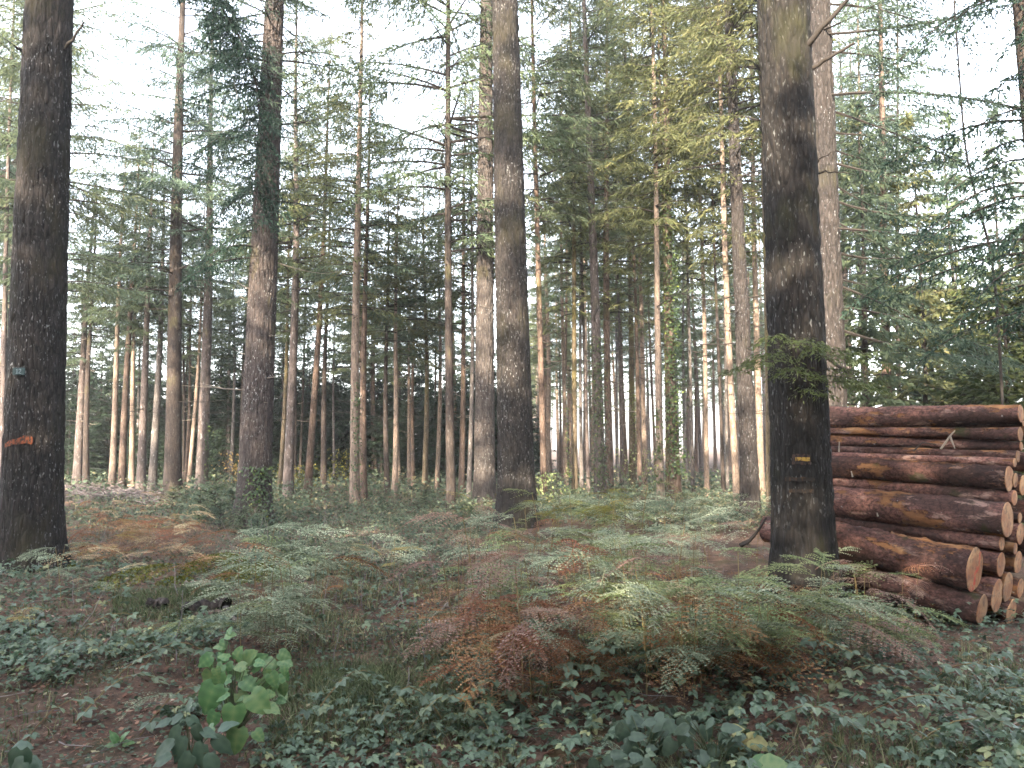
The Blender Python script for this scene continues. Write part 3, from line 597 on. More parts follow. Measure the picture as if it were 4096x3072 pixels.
# --- young dark spruce wood behind the left stand
G_Y = 'young spruces behind the left stand'
YT = trunk_mesh('young_trunk', 6, 0.075, (0, 0), 7, 8, 0.9, 0.3, 0.02, False, 77)
def young(x, y, s, label, group, cr=None, nm=None, cat='tree'):
    ob = empty('young_spruce', (x, y, float(gz(x, y))), label, cat, group)
    rz = rng.uniform(0, 6.28); cr = cr or 'Y%d' % rng.integers(0, 3)
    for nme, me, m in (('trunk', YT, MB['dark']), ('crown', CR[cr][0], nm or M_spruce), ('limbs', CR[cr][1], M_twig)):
        c = link(nme, me, m, ob); c.rotation_euler = (0, 0, rz); c.scale = (s*1.1, s*1.1, s)
        if nme != 'trunk': c['kind'] = 'stuff'
for row, (yy, n, s_) in enumerate(((40, 28, 0.85), (43, 27, 1.02), (47, 25, 1.18), (53, 24, 1.32))):
    for k in range(n):
        px = -150 + (2100+150)*(k+rng.uniform(0.1, .9))/n
        y = yy + rng.uniform(-1.5, 1.5); x = float(at(px, 1850, y)[0])
        sc_ = s_*rng.uniform(0.75, 1.22)
        young(x, y, sc_, '%s young spruce, %s thicket row, %s' % ('short' if sc_ < s_*.98 else 'tall', ('front', 'second', 'third', 'rear')[row], near_land(px)), G_Y)

# --- unseen trees behind the photographer; tall and young rows added to block light
for k in range(13):
    far_tree(-27+3.9*k+rng.uniform(-1, 1), rng.uniform(-13, -10), rng.uniform(1.25, 1.6)*(0.6 if 6 <= k <= 8 else 1.08), 'tall conifer on the road side facing the stand', 'dark', 'E%d' % (k % 2), N2, 'tall conifers facing the stand')  # unseen row, heights and low gap shaped for where the sun falls
for k in range(34):
    far_tree(-25+1.5*k+rng.uniform(-.6, .6), rng.uniform(-7.0, -4.6), rng.uniform(0.45, 0.62), 'young conifer on the road side facing the stand', 'dark', 'E%d' % (k % 2), N2, 'young conifers facing the stand')  # unseen dense low row, added to cut sky light from behind the camera
for k, (x, y) in enumerate([(-14, -9), (-9.5, -11), (-5.5, -9), (-1.5, -11.5), (2.5, -9), (6.5, -11), (11, -9), (-20, -12), (-17, -17), (-11.5, -18), (-7, -16), (-3, -19), (1, -16), (5, -19), (9, -16), (15, -13), (20, -17), (-25, -16)]):
    far_tree(x, y, rng.uniform(0.7, 0.95), 'conifer on the road side facing the stand', 'dark', 'E%d' % (k % 2), N2, 'conifers facing the stand')

# --- near hemlock-like limbs: the grey trunk behind the pile, and a conifer beyond the right edge
def near_crown(name, ob, b, specs, s0=0.3, mat=N2, sz=0.085, wz=0.022, dens=17, hang=0.5):
    a = Acc(); li = Acc()
    for (h, az, L, up, dr, bend, tb) in specs:
        branch(a, li, (math.cos(az)*0.1, math.sin(az)*0.1, h), az, L, 0.009+0.005*L, up, dr, s0, dens, sz, wz, hang, 0.30, 9, tb, bend)
    link('crown', a.mesh(name+'_needles'), mat, ob, kind='stuff'); link('limbs', li.mesh(name+'_limbs'), M_twig, ob, kind='stuff')
sp = []
for k in range(38):
    h = 3.4 + 11.5*((k+rng.random())/38); az = [rng.uniform(-0.55, 0.35), rng.uniform(-0.9, 0.7), rng.uniform(-1.3, 1.6)][k % 3]
    sp.append((h, az, rng.uniform(2.2, 4.6)*(1-0.02*h), rng.uniform(-0.55, 0.0), rng.uniform(-0.3, 0.35), rng.normal(0, 0.6), rng.uniform(.3, .6)))
near_crown('grey_trunk_crown', TREES['R2']['ob'], None, sp, 0.2, N2, 0.10, 0.022, 30, 0.6)
# conifer beyond the right edge
xr, yr = 7.35, 10.6
ob = empty('conifer_tree', (xr, yr, float(gz(xr, yr))), 'dark conifer at the right edge with drooping boughs above the log pile', 'tree', G_ST)
link('trunk', trunk_mesh('trunk', 20, 0.24, (-0.03, 0), 20, 24, 0.75, 0.4, 0.05, False, 411), MB['dark'], ob)
sp = []
for k in range(48):
    h = 3.2 + 8.5*((k+rng.random())/48); az = [rng.uniform(2.4, 4.0), rng.uniform(2.7, 4.4), rng.uniform(0, 6.28)][k % 3]
    sp.append((h, az, rng.uniform(1.7, 3.0)*(1-0.025*h), rng.uniform(0.0, 0.2), rng.uniform(0.35, 0.65), rng.normal(0, 0.3), rng.uniform(.1, .4)))
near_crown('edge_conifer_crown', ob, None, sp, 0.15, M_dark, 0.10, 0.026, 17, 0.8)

# drooping bough on the left flank of the big mauve trunk, and clear limbs of the near trunks
def add_limbs(key, pix, r0, mat, name='limb'):
    """bare limbs given by pixel paths at a depth offset from the trunk"""
    T = TREES[key]
    for path, r, dy in pix:
        a = Acc()
        P = np.array([at(px, py, T['Y']+dy*(i/(len(path)-1))) for i, (px, py) in enumerate(path)]) - T['b']
        n = 9; s = np.linspace(0, 1, len(path)); q = np.linspace(0, 1, n)
        Q = np.stack([np.interp(q, s, P[:, c]) for c in range(3)], -1)
        Q[1:-1] = 0.25*Q[:-2]+0.5*Q[1:-1]+0.25*Q[2:]
        Q[1:] += rng.normal(0, 0.008, (n-1, 3))
        tube(a, Q, r*(1-0.55*q), 6, 0.3)
        link(name, a.mesh(name, True), mat, T['ob'])
add_limbs('R1', [([(3168, 250), (3260, 150), (3390, 0)], 0.042, -0.5), ([(3225, 290), (3320, 230), (3425, 168)], 0.026, -0.3), ([(3285, 1415), (3335, 1450), (3382, 1490)], 0.022, -0.3),
                 ([(3165, 600), (3220, 700), (3215, 900), (3190, 1150)], 0.006, -0.35), ([(3230, 680), (3300, 620), (3345, 605)], 0.009, -0.3), ([(3255, 690), (3320, 690), (3400, 690)], 0.012, -0.3)], 0, M_twig)
add_limbs('T1', [([(240, 210), (290, 165), (335, 90)], 0.028, -0.35), ([(100, 215), (60, 185)], 0.028, -0.4), ([(180, 230), (195, 180)], 0.03, -0.5), ([(150, 700), (168, 672)], 0.03, -0.45)], 0, M_twig)
add_limbs('AC', [([(1940, 1050), (1900, 900), (1890, 780)], 0.014, -0.4), ([(1965, 1060), (1960, 860), (1985, 600)], 0.014, -0.4), ([(1925, 640), (1900, 500), (1850, 300)], 0.012, -0.4)], 0, M_twig)
add_limbs('M', [([(1095, 400), (1120, 250), (1125, 80)], 0.012, -0.3), ([(1105, 910), (1180, 890), (1260, 850), (1310, 790)], 0.018, -0.5), ([(1105, 975), (1180, 960), (1270, 890)], 0.015, -0.5), ([(1110, 500), (1200, 490), (1250, 480)], 0.02, -0.3), ([(1110, 395), (1200, 350), (1290, 290)], 0.018, -0.3)], 0, M_twig, 'limb')
add_limbs('AX', [([(2930, 380), (2880, 360), (2820, 340)], 0.016, .3), ([(2935, 480), (2950, 250), (2990, 0)], 0.016, -.3), ([(2930, 300), (2850, 130), (2815, 0)], 0.016, -.3), ([(2940, 210), (3000, 130), (3030, 90)], 0.02, .3)], 0, M_twig)
a = Acc(); li = Acc()
Tm = TREES['M']
for k in range(16):
    h = 5.6 + 6.4*(k+rng.random())/16
    branch(a, li, (Tm['lx']*h-0.1, -0.1, h), rng.uniform(2.6, 4.3), rng.uniform(0.9, 1.8)+0.08*(h-5), 0.022, rng.uniform(-0.05, 0.2), rng.uniform(0.4, 0.8), 0.1, 32, 0.11, 0.03, 0.9, 0.34, 8, rng.uniform(.1, .4), rng.normal(0, .2))
bp = np.array([at(px, py, 16.5) for px, py in [(810, -90), (880, 20), (960, 150), (1025, 330), (1048, 560), (1015, 860)]]) - Tm['b']
q = np.linspace(0, 1, 34); sI = np.linspace(0, 1, 6); BP = np.stack([np.interp(q, sI, bp[:, c]) for c in range(3)], -1)
tube(li, BP, 0.03*(1-.6*q), 5, .2)
for p_ in BP:
    for _ in range(3): branch(a, li, p_+rng.normal(0, .04, 3), rng.uniform(0, 6.28), rng.uniform(.35, .75), .006, rng.uniform(-.3, .1), rng.uniform(.4, 1.0), .05, 34, .11, .03, 1.0, .5, 6, rng.uniform(.05, .4), rng.normal(0, .3))
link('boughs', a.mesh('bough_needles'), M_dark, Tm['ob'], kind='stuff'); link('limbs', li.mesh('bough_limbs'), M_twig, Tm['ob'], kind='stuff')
# small green sprays on the thick mossy trunk
a = Acc(); li = Acc(); T = TREES['R1']
for (px, py, az, L) in [(3120, 1420, 4.0, .75), (3200, 1400, 4.9, .8), (3260, 1430, 5.5, .75), (3160, 1480, 4.4, .7), (3240, 1510, 5.2, .7), (3300, 1530, 5.7, .6), (3110, 1450, 3.5, .7), (3180, 1370, 4.6, .6), (3140, 1350, 3.9, .6), (3270, 1480, 5.9, .6), (3200, 1560, 4.8, .5)]:
    p = at(px, py, T['Y']-T['r0']*0.75) - T['b']
    branch(a, li, p, az, L, 0.006, 0.1, 0.3, 0.1, 44, 0.055, 0.014, 0.5, 0.5, 7, .7, .2)
link('side_shoots', a.mesh('side_shoot_needles'), M_shrub, T['ob'], kind='stuff'); link('twigs', li.mesh('side_shoot_twigs'), M_twig, T['ob'], kind='stuff')

# thin bowed sapling at the right, rising behind the pile
a = Acc(); path = [(4010, 1640), (3990, 1200), (3962, 1000), (3930, 880), (3880, 700), (3855, 560), (3838, 300), (3815, 0), (3800, -300)]
b0 = at(4010, 1640, 11.6); b0[2] = float(gz(b0[0], b0[1]))
P = np.array([b0-[0, 0, .2]]+[at(px, py, 11.6) for px, py in path]) - b0
q = np.linspace(0, 1, 30); s = np.linspace(0, 1, len(P)); Q = np.stack([np.interp(q, s, P[:, c]) for c in range(3)], -1)
for _ in range(3): Q[1:-1] = 0.25*Q[:-2]+0.5*Q[1:-1]+0.25*Q[2:]
tube(a, Q, 0.022*(1-0.5*q), 6, .3)
o = link('thin_sapling', a.mesh('thin_sapling', True), M_twig); o.location = b0
tag(o, 'thin dark bowed bare stem rising behind the right end of the log pile', 'sapling')

# ------------------------------------------------------------------ ivy, paint marks, number plate
def trunk_pt(key, ang, h, off=0.0):
    T = TREES[key]; r = T['r0']*prof(h, T['H'], T['p'])*(1+T['flare']*math.exp(-max(h, 0)/0.45)) + off
    return np.array([T['lx']*h + math.cos(ang)*r, math.sin(ang)*r, h])
def ivy(key, h0, h1, n, mat=M_ivy, size=(0.05, 0.09), spread=2.4, mid=-PI/2, thick=0.08, tb=.45):
    a = Acc(); T = TREES[key]
    h = h0+(h1-h0)*rng.random(n)**0.9; ang = mid + rng.normal(0, spread/2, n)
    P = np.array([trunk_pt(key, ang[i], h[i], abs(rng.normal(0, thick))) for i in range(n)])
    D = np.stack([np.cos(ang)*.4+rng.normal(0, .4, n), np.sin(ang)*.4+rng.normal(0, .4, n), -rng.uniform(.2, 1, n)], -1)
    Nn = np.stack([np.cos(ang), np.sin(ang), np.full(n, .5)], -1)+rng.normal(0, .4, (n, 3))
    L = rng.uniform(*size, n); kites(a, P, D, Nn, L, L*0.9, np.clip(rng.normal(tb, .25, n), 0, 1))
    st = Acc()
    o = link('ivy', a.mesh('ivy'), mat, T['ob']); o['kind'] = 'stuff'
ivy('aj', 0.3, 5.0, 900); ivy('ar', 0.6, 9.5, 3200, thick=0.13, tb=.5); ivy('am', 1.6, 4.0, 260, tb=.95, mid=-0.9, spread=1.0)
ivy('M', 0.0, 1.3, 420, mid=-1.0, spread=0.8, size=(.04, .07)); ivy('t', 0.4, 3.4, 160, mid=-1.2, spread=1, size=(.05, .08))
ivy('ap', 0.5, 2.6, 130, mid=-2.2, spread=1.0); ivy('j', 0.5, 2.6, 110, mid=-.4, spread=.8); ivy('af', .5, 3.2, 110, mid=-1, spread=1, tb=.9)

def paint(key, cols, name, mat, off=0.02, label=None):
    """cols: list of (px, py_top, py_bottom) along the visible face of the trunk"""
    T = TREES[key]; V = []; n = len(cols); rows = 5
    for (px, y0, y1) in cols:
        for r in range(rows):
            py = y0+(y1-y0)*r/(rows-1); q = at(px, py, T['Y']-T['r0']*0.8); h = q[2]-T['b'][2]
            rr = T['r0']*prof(h, T['H'], T['p'])
            sx = np.clip((q[0]-T['b'][0]-T['lx']*h)/(rr+off), -0.97, 0.97)
            V.append(trunk_pt(key, -math.acos(sx), h, off + 0.004*rng.random()))
    i = np.arange(n-1)[:, None]*rows; j = np.arange(rows-1)[None]
    a = Acc(); a.add(np.array(V), np.stack([i+j, i+j+1, i+rows+j+1, i+rows+j], -1).reshape(-1, 4))
    o = link(name, a.mesh(name, True), mat, T['ob'])
    if label: o['label'] = label
def paint_mat(name, col, under, thr):
    b = NT(name); v = b.coord((1, 1, 0.5)); n = b.noise(v, 38, 4, .65)
    b.principled(b.mix(b.ramp(n, [(thr-.05, 0.0), (thr+.06, 1.0)]), under, col), .85, b.bump(n, .8, .015), .2); return b.m
M_or = paint_mat('orange_paint', (0.14, 0.042, 0.018), (0.028, 0.02, 0.017), .47)
M_ye = paint_mat('yellow_paint', (0.26, 0.165, 0.035), (0.07, 0.04, 0.018), .45)
M_pk = paint_mat('faded_red_paint', (0.05, 0.028, 0.023), (0.017, 0.0135, 0.012), .52)
M_of = paint_mat('faded_orange_paint', (0.032, 0.017, 0.008), (0.013, 0.0105, 0.009), .55)
paint('T1', [(25, 1775, 1790), (45, 1763, 1786), (65, 1757, 1778), (85, 1754, 1778), (97, 1748, 1776), (108, 1742, 1774), (120, 1742, 1772), (130, 1742, 1778), (136, 1750, 1776)], 'paint_mark', M_or, .014, 'orange spray-paint streak')
paint('R1', [(x, 1816+2*math.sin(x), 1858+2*math.cos(x*1.7)) for x in np.linspace(3168, 3232, 9)], 'paint_mark', M_pk, .010, 'faded reddish paint rectangle')
paint('R1', [(x, 1830+1.5*math.sin(x), 1843+1.5*math.cos(x*2.1)) for x in np.linspace(3178, 3229, 9)], 'paint_mark', M_ye, .016, 'bright yellow paint bar')
paint('R1', [(x, 1908+2*math.sin(x), 1924+2*math.cos(x)) for x in np.linspace(3148, 3247, 10)], 'paint_mark', M_of, .012, 'faded orange paint bar')
paint('R1', [(x, 1956+2*math.sin(x), 1970+2*math.cos(x)) for x in np.linspace(3160, 3245, 10)], 'paint_mark', M_of, .012, 'faint lower orange paint bar')

# number plate on the left trunk
T = TREES['T1']
pc = at(80, 1486, T['Y']-T['r0']*0.95); h = pc[2]-T['b'][2]; rr = T['r0']*prof(h, T['H'], T['p'])
sx = np.clip((pc[0]-T['b'][0]-T['lx']*h)/rr, -.95, .95); ang = -math.acos(sx); pp = trunk_pt('T1', ang, h, 0.024)+T['b']
def bx(acc, x0, x1, y0, y1, z0, z1, ch=0.0):
    V = np.array([(x, y, z) for z in (z0, z1) for y in (y0, y1) for x in (x0, x1)])
    acc.add(V, [[0, 2, 3, 1], [4, 5, 7, 6], [0, 1, 5, 4], [1, 3, 7, 5], [3, 2, 6, 7], [2, 0, 4, 6]])
a = Acc(); bx(a, -.085, .085, -.004, .004, -.05, .05)
pl = link('number_plate', a.mesh('plate'), plain('green_enamel', (0.005, 0.024, 0.027), .5, .35))
pl.location = pp; pl.rotation_euler = (0, 0, (ang+PI/2)*0.65)
bm_ = pl.modifiers.new('bevel', 'BEVEL'); bm_.width = .006; bm_.segments = 2
tag(pl, 'small dark green plate with number 12 fixed on the thick left trunk', 'sign')
a = Acc()
def seg(x0, x1, z0, z1): bx(a, x0, x1, -.0085, -.005, z0, z1)
seg(-.026, -.016, -.026, .032); seg(-.036, -.026, .016, .025); seg(-.038, -.004, -.034, -.026)
M_num = plain('pale_number_paint', (.13, .165, .175), .7); link('digit', a.mesh('digit_one'), M_num, pl)
a = Acc(); seg(.004, .034, .024, .032); seg(.026, .034, .0, .024); seg(.014, .026, -.010, .0); seg(.004, .014, -.026, -.010); seg(.004, .036, -.034, -.026); seg(.002, .010, .012, .024)
link('digit', a.mesh('digit_two'), M_num, pl)

# ------------------------------------------------------------------ log pile
UD = np.array([-0.669, 0.743, 0.0]); VD = np.array([0.743, 0.669, 0.0]); LO = np.array([4.42, 7.6, 0.0])
def plane_pt(px, py, a_):
    d = ray(px, py); o = LO + VD*a_
    # d*t = o + UD*u  in xy
    A = np.array([[d[0], -UD[0]], [d[1], -UD[1]]]); t, u = np.linalg.solve(A, o[:2])
    return np.array([0, 0, EYE])+d*t
def make_log(R, L, a_, ext, label, red=False, peel=0):
    p = plane_pt(R[0], R[1], a_); q = plane_pt(L[0], L[1], a_)
    rp = R[2]/2/F*p[1]; rq = L[2]/2/F*q[1]
    ax = q-p; ln = np.linalg.norm(ax); ax = ax/ln; tot = ln+ext
    re = rp+(rq-rp)*tot/ln; re = max(re, 0.3*rp)
    n = 64; sides = 30; s = np.linspace(0, 1, n); X = s*tot; th = np.arange(sides)*2*PI/sides
    sd_ = int(rng.integers(0, 9999)); U, S = np.meshgrid(th/(2*PI), s)
    rad = (rp+(re-rp)*s)[:, None]*(1+0.16*(lat(U, S, 4, 5, sd_)-.5)+0.10*(lat(U, S, 12, 22, sd_+1)-.5))
    for _ in range(rng.integers(5, 12)):
        s0_, u0_ = rng.random(2); du = np.abs((U-u0_+.5) % 1-.5); rad = rad*(1+rng.uniform(.05, .16)*np.exp(-((S-s0_)*tot/.03)**2-(du*2*PI*rp/.03)**2))
    rad = rad*(1+0.09*(lat(U, S, 14, 56, sd_+2)-.5)+0.05*np.maximum(0, lat(U, S, 7, 16, sd_+3)-.62))
    bow = 0.03*np.sin(s*PI*rng.uniform(.8, 1.6))*rng.uniform(-1, 1)
    V = np.stack([np.broadcast_to((X-tot/2)[:, None], rad.shape), np.cos(th)[None]*rad+bow[:, None], np.sin(th)[None]*rad], -1)
    a = Acc(); i = np.arange(n-1)[:, None]*sides; j = np.arange(sides)[None]; k = (j+1) % sides
    a.add(V.reshape(-1, 3), np.stack([i+j, i+sides+j, i+sides+k, i+k], -1).reshape(-1, 4))
    o = link('spruce_log', a.mesh('log_bark', True), M_log); c = (p+ax*tot/2); yv = norm(np.cross([0, 0, 1.], ax)); zv = np.cross(ax, yv)
    M = Matrix(((ax[0], yv[0], zv[0], c[0]), (ax[1], yv[1], zv[1], c[1]), (ax[2], yv[2], zv[2], c[2]), (0, 0, 0, 1)))
    o.matrix_world = M; tag(o, label, 'log', 'logs of the pile')
    for e, sg in ((0, -1), (n-1, 1)):
        ring = V[e].copy(); ctr = ring.mean(0); f = Acc()
        rings = [ring, ctr+(ring-ctr)*.97, ctr+(ring-ctr)*.5]; x = [0, sg*.006, sg*.008]
        VV = np.concatenate([r_+[xx, 0, 0] for r_, xx in zip(rings, x)]+[[ctr+[sg*.008, 0, 0]]])
        VV[:, 0] += 0.06*(VV[:, 1])*0.0
        Fq = []; Ft = []
        for r_ in range(2):
            for jj in range(sides):
                kk = (jj+1) % sides; Fq.append([r_*sides+jj, r_*sides+kk, (r_+1)*sides+kk, (r_+1)*sides+jj])
        for jj in range(sides): Ft.append([2*sides+jj, 2*sides+(jj+1) % sides, 3*sides])
        f.add(VV, Fq); f.F.setdefault(3, []).append(np.array(Ft))
        link('cut_end', f.mesh('cut_end'), M_cut_red if (red and e == 0) else M_cut, o)
    return o
LOGS = [
 ((4082, 1655, 72), (3320, 1676, 98), .80, .45, 'long reddish log lying on top of the pile', 0),
 ((4092, 1694, 22), (3330, 1741, 24), .86, .4, 'thin pole slanting directly under the top log', 0),
 ((4080, 1737, 58), (3480, 1726, 34), .74, .9, 'log with a pale peeled right end, second layer from the top', 0),
 ((4084, 1786, 40), (3320, 1760, 42), .78, .5, 'slim dark log below the one with the pale peeled end', 0),
 ((4070, 1826, 46), (3320, 1799, 30), .66, .5, 'slim reddish log right above a slender dark pole', 0),
 ((4058, 1850, 36), (3320, 1821, 24), .58, .5, 'slender dark pole lying on the stout reddish log in mid pile', 0),
 ((4036, 1913, 96), (3320, 1862, 84), .48, .5, 'stout reddish log in mid pile with whitish scuffs near its right end', 0),
 ((4056, 1992, 64), (3320, 1925, 46), .52, .5, 'medium log squeezed between two stout logs in mid pile', 0),
 ((4030, 2082, 136), (3320, 2004, 118), .36, .5, 'stout dark log with orange peeled patches, second stoutest in the front face', 0),
 ((4006, 2172, 58), (3330, 2085, 52), .34, .4, 'slim log half hidden behind the stoutest front log', 0),
 ((3897, 2275, 168), (3330, 2160, 148), .02, .45, 'stoutest front log with red paint on its cut end', 1),
 ((3927, 2440, 118), (3420, 2292, 100), 0.0, .9, 'lowest front log, its pale cut end resting on the ground', 0),
 ((4002, 2257, 92), (3400, 2150, 84), .36, .6, 'log with a pale round end just right of the red painted end', 0),
 ((3988, 2384, 126), (3440, 2250, 110), .30, .6, 'log with a tall pale end beside the lowest front log', 0),
 ((4030, 2352, 118), (3480, 2220, 100), .55, .6, 'log whose orange end shows right of the tall pale end', 0),
 ((4043, 2452, 108), (3520, 2300, 90), .62, .6, 'ground level log, second from the lowest front log', 0),
 ((4071, 2250, 88), (3520, 2140, 76), .72, .6, 'log with a narrow pale end at the right edge, mid height', 0),
 ((4080, 2137, 82), (3520, 2050, 70), .66, .6, 'log behind the right end of the stout dark log', 0),
 ((4060, 2192, 46), (3520, 2100, 44), .58, .6, 'thin log whose small end shows under the stout dark log end', 0),
 ((4078, 2072, 44), (3520, 2000, 42), .66, .6, 'thin log whose small end shows above and behind the stout dark log', 0),
 ((4080, 2352, 78), (3560, 2230, 70), .82, .6, 'low log at the right edge with a narrow end', 0),
 ((4092, 1944, 84), (3560, 1890, 74), .78, .6, 'log at the right edge behind the stout reddish log', 0),
 ((4060, 1922, 60), (3560, 1868, 56), .62, .6, 'log with a reddish end behind the stout reddish log', 0),
 ((4110, 2460, 100), (3600, 2310, 90), .95, .6, 'ground level log at the right edge', 0),
 ((4130, 2190, 90), (3600, 2090, 80), 1.0, .6, 'log at the right edge in the second row, mid height', 0),
 ((4135, 2050, 84), (3600, 1980, 76), 1.0, .6, 'log at the right edge in the second row, above mid height', 0),
 ((4140, 1850, 84), (3600, 1826, 76), 1.05, .6, 'log at the right edge in the second row, upper part', 0),
 ((4150, 1720, 80), (3600, 1722, 76), 1.15, .6, 'log at the right edge in the second row, near the top', 0),
]
for R, L, a_, ext, lab, red in LOGS: make_log(R, L, a_, ext, lab, bool(red))
# log whose far end sticks out left of the thick mossy trunk
pA = at(3064, 2116, 10.1); pB = pA + (-UD)*2.3 + np.array([0, 0, 0.0])
def log_pts(p, q, rp, rq, label):
    LOG = (p, q)
    ax = norm(q-p); ln = np.linalg.norm(q-p); n = 16; sides = 24; s = np.linspace(0, 1, n); th = np.arange(sides)*2*PI/sides
    U, S = np.meshgrid(th/(2*PI), s); sd_ = int(rng.integers(0, 9999))
    rad = (rp+(rq-rp)*s)[:, None]*(1+0.08*(lat(U, S, 5, 5, sd_)-.5)+0.06*(lat(U, S, 12, 22, sd_+1)-.5))
    V = np.stack([np.broadcast_to((s*ln-ln/2)[:, None], rad.shape), np.cos(th)[None]*rad, np.sin(th)[None]*rad], -1)
    a = Acc(); i = np.arange(n-1)[:, None]*sides; j = np.arange(sides)[None]; k = (j+1) % sides
    a.add(V.reshape(-1, 3), np.stack([i+j, i+sides+j, i+sides+k, i+k], -1).reshape(-1, 4))
    o = link('spruce_log', a.mesh('log_bark', True), M_log); c = (p+q)/2; yv = norm(np.cross([0, 0, 1.], ax)); zv = np.cross(ax, yv)
    o.matrix_world = Matrix(((ax[0], yv[0], zv[0], c[0]), (ax[1], yv[1], zv[1], c[1]), (ax[2], yv[2], zv[2], c[2]), (0, 0, 0, 1)))
    tag(o, label, 'log', 'logs of the pile')
    for e, sg in ((0, -1), (n-1, 1)):
        f = Acc(); ring = V[e]; ctr = ring.mean(0)
        f.add(np.concatenate([ring+[sg*.001, 0, 0], [ctr+[sg*.01, 0, 0]]]), [[jj, (jj+1) % sides, sides] for jj in range(sides)])
        link('cut_end', f.mesh('cut_end'), M_cut, o)
log_pts(pA, pB, 0.155, 0.15, 'dark log whose far end sticks out left of the thick mossy trunk')
# splinters and sticks on and by the pile
def stick(path, a_, r, label, mat=M_pale_twig, name='broken_stick', dy=None, group=None):
    P = np.array([plane_pt(px, py, a_) if dy is None else at(px, py, dy) for px, py in path]); o0 = P.mean(0)
    q = np.linspace(0, 1, 7); s = np.linspace(0, 1, len(P)); Q = np.stack([np.interp(q, s, P[:, c]) for c in range(3)], -1)-o0
    a = Acc(); tube(a, Q, r*(1-0.5*q), 5, .6); o = link(name, a.mesh(name), mat); o.location = o0; tag(o, label, 'stick', group); return o
stick([(3764, 1796), (3800, 1745), (3820, 1722)], .40, .013, 'pale broken stick leaning on the upper logs, its top pointing right')
stick([(3800, 1745), (3820, 1795)], .38, .011, 'short pale stick crossing the leaning broken stick on the logs')
stick([(3654, 1805), (3690, 1770), (3745, 1778)], .40, .009, 'thin twig lying on the slim logs left of the pale broken stick', M_twig)
stick([(3356, 1808), (3358, 1765)], .44, .010, 'pale upright splinter on the slim logs near the thick mossy trunk')
stick([(3411, 1908), (3405, 1884)], .30, .010, 'pale upright splinter on the medium log in mid pile')
stick([(3512, 2066), (3508, 2050)], .2, .010, 'tiny pale splinter on the stout log with orange patches')
stick([(2985, 2175), (3030, 2125), (3065, 2070)], 0, .022, 'dark broken branch propped against the protruding log end', M_twig, dy=9.6)
stick([(2960, 2182), (3000, 2160), (3020, 2140)], 0, .03, 'short dark branch on the ground left of the protruding log end', M_twig, dy=9.7)

# ------------------------------------------------------------------ bracken
def frond_template(seed, n=13, m=8, L=0.78, arch=0.35, dead=0.0, wid=0.33):
    g = np.random.default_rng(seed); a = Acc(); s = np.linspace(0, 1, 10)
    bendy = g.normal(0, .12)
    def axis(q): return np.stack([L*q*(1-0.15*q), L*bendy*q*q, L*(0.12*q - arch*q*q)], -1)
    P = axis(s); 
    B = []; D = []; N = []; LL = []; WW = []; TT = []
    for i in range(n):
        q = 0.03+0.94*(i/n)**0.95
        for sd_ in (-1, 1):
            pl_ = L*wid*(1-q)**0.85*g.uniform(.85, 1.1)*(1 if i else .85)+0.02
            b0 = axis(np.array([q+0.012*sd_]))[0]; aa = sd_*math.radians(g.uniform(62, 76)-18*q)
            lift = g.normal(0.05, .10) - dead*g.uniform(0, .7); drp = g.uniform(.15, .4)+dead*g.uniform(.2, .9)
            t = np.linspace(0.02, 1, m); k = np.arange(m)
            cur = -sd_*0.25*t
            px = np.stack([b0[0]+np.cos(aa+cur)*pl_*t, b0[1]+np.sin(aa+cur)*pl_*t, b0[2]+pl_*(lift*t-drp*t*t)], -1)
            for ss in (-1, 1):
                da = aa+cur+ss*math.radians(58)
                dz = -0.15-drp*0.6*t+g.normal(0, .12, m)-dead*g.uniform(0, .6, m)
                B.append(px); D.append(np.stack([np.cos(da), np.sin(da), dz], -1))
                N.append(np.stack([g.normal(0, .2, m), g.normal(0, .2, m), np.ones(m)], -1))
                ln = np.minimum(0.30*pl_*(1-0.75*t)+0.008, L/n*0.44*(1.1-.6*t)); LL.append(ln*g.uniform(.85, 1.15, m)); WW.append(np.full(m, pl_/m*.85)+.002)
                TT.append(np.clip(g.normal(.5, .15, m)+.35*(t-.4)+g.normal(0, .16), 0, 1))
    kites(a, np.concatenate(B), np.concatenate(D), np.concatenate(N), np.concatenate(LL), np.concatenate(WW), np.concatenate(TT))
    tube(a, P, 0.004*(1-.7*s), 3, .7)
    return a
FR_live = [frond_template(100+i, arch=rng.uniform(.22, .5)) for i in range(5)]
FR_dead = [frond_template(200+i, arch=rng.uniform(.35, .7), dead=.35) for i in range(4)]
FRm = [f.mesh('frond') for f in FR_live]; FRd = [f.mesh('frond_dead') for f in FR_dead]
ST = []
for i in range(3):
    a = Acc(); s = np.linspace(0, 1, 6); tube(a, np.stack([0.10*s*s, 0.02*np.sin(s*3+i), s], -1), 0.006*(1-.4*s), 4, .3+.2*i); ST.append(a.mesh('stalk'))
NFERN = [0]
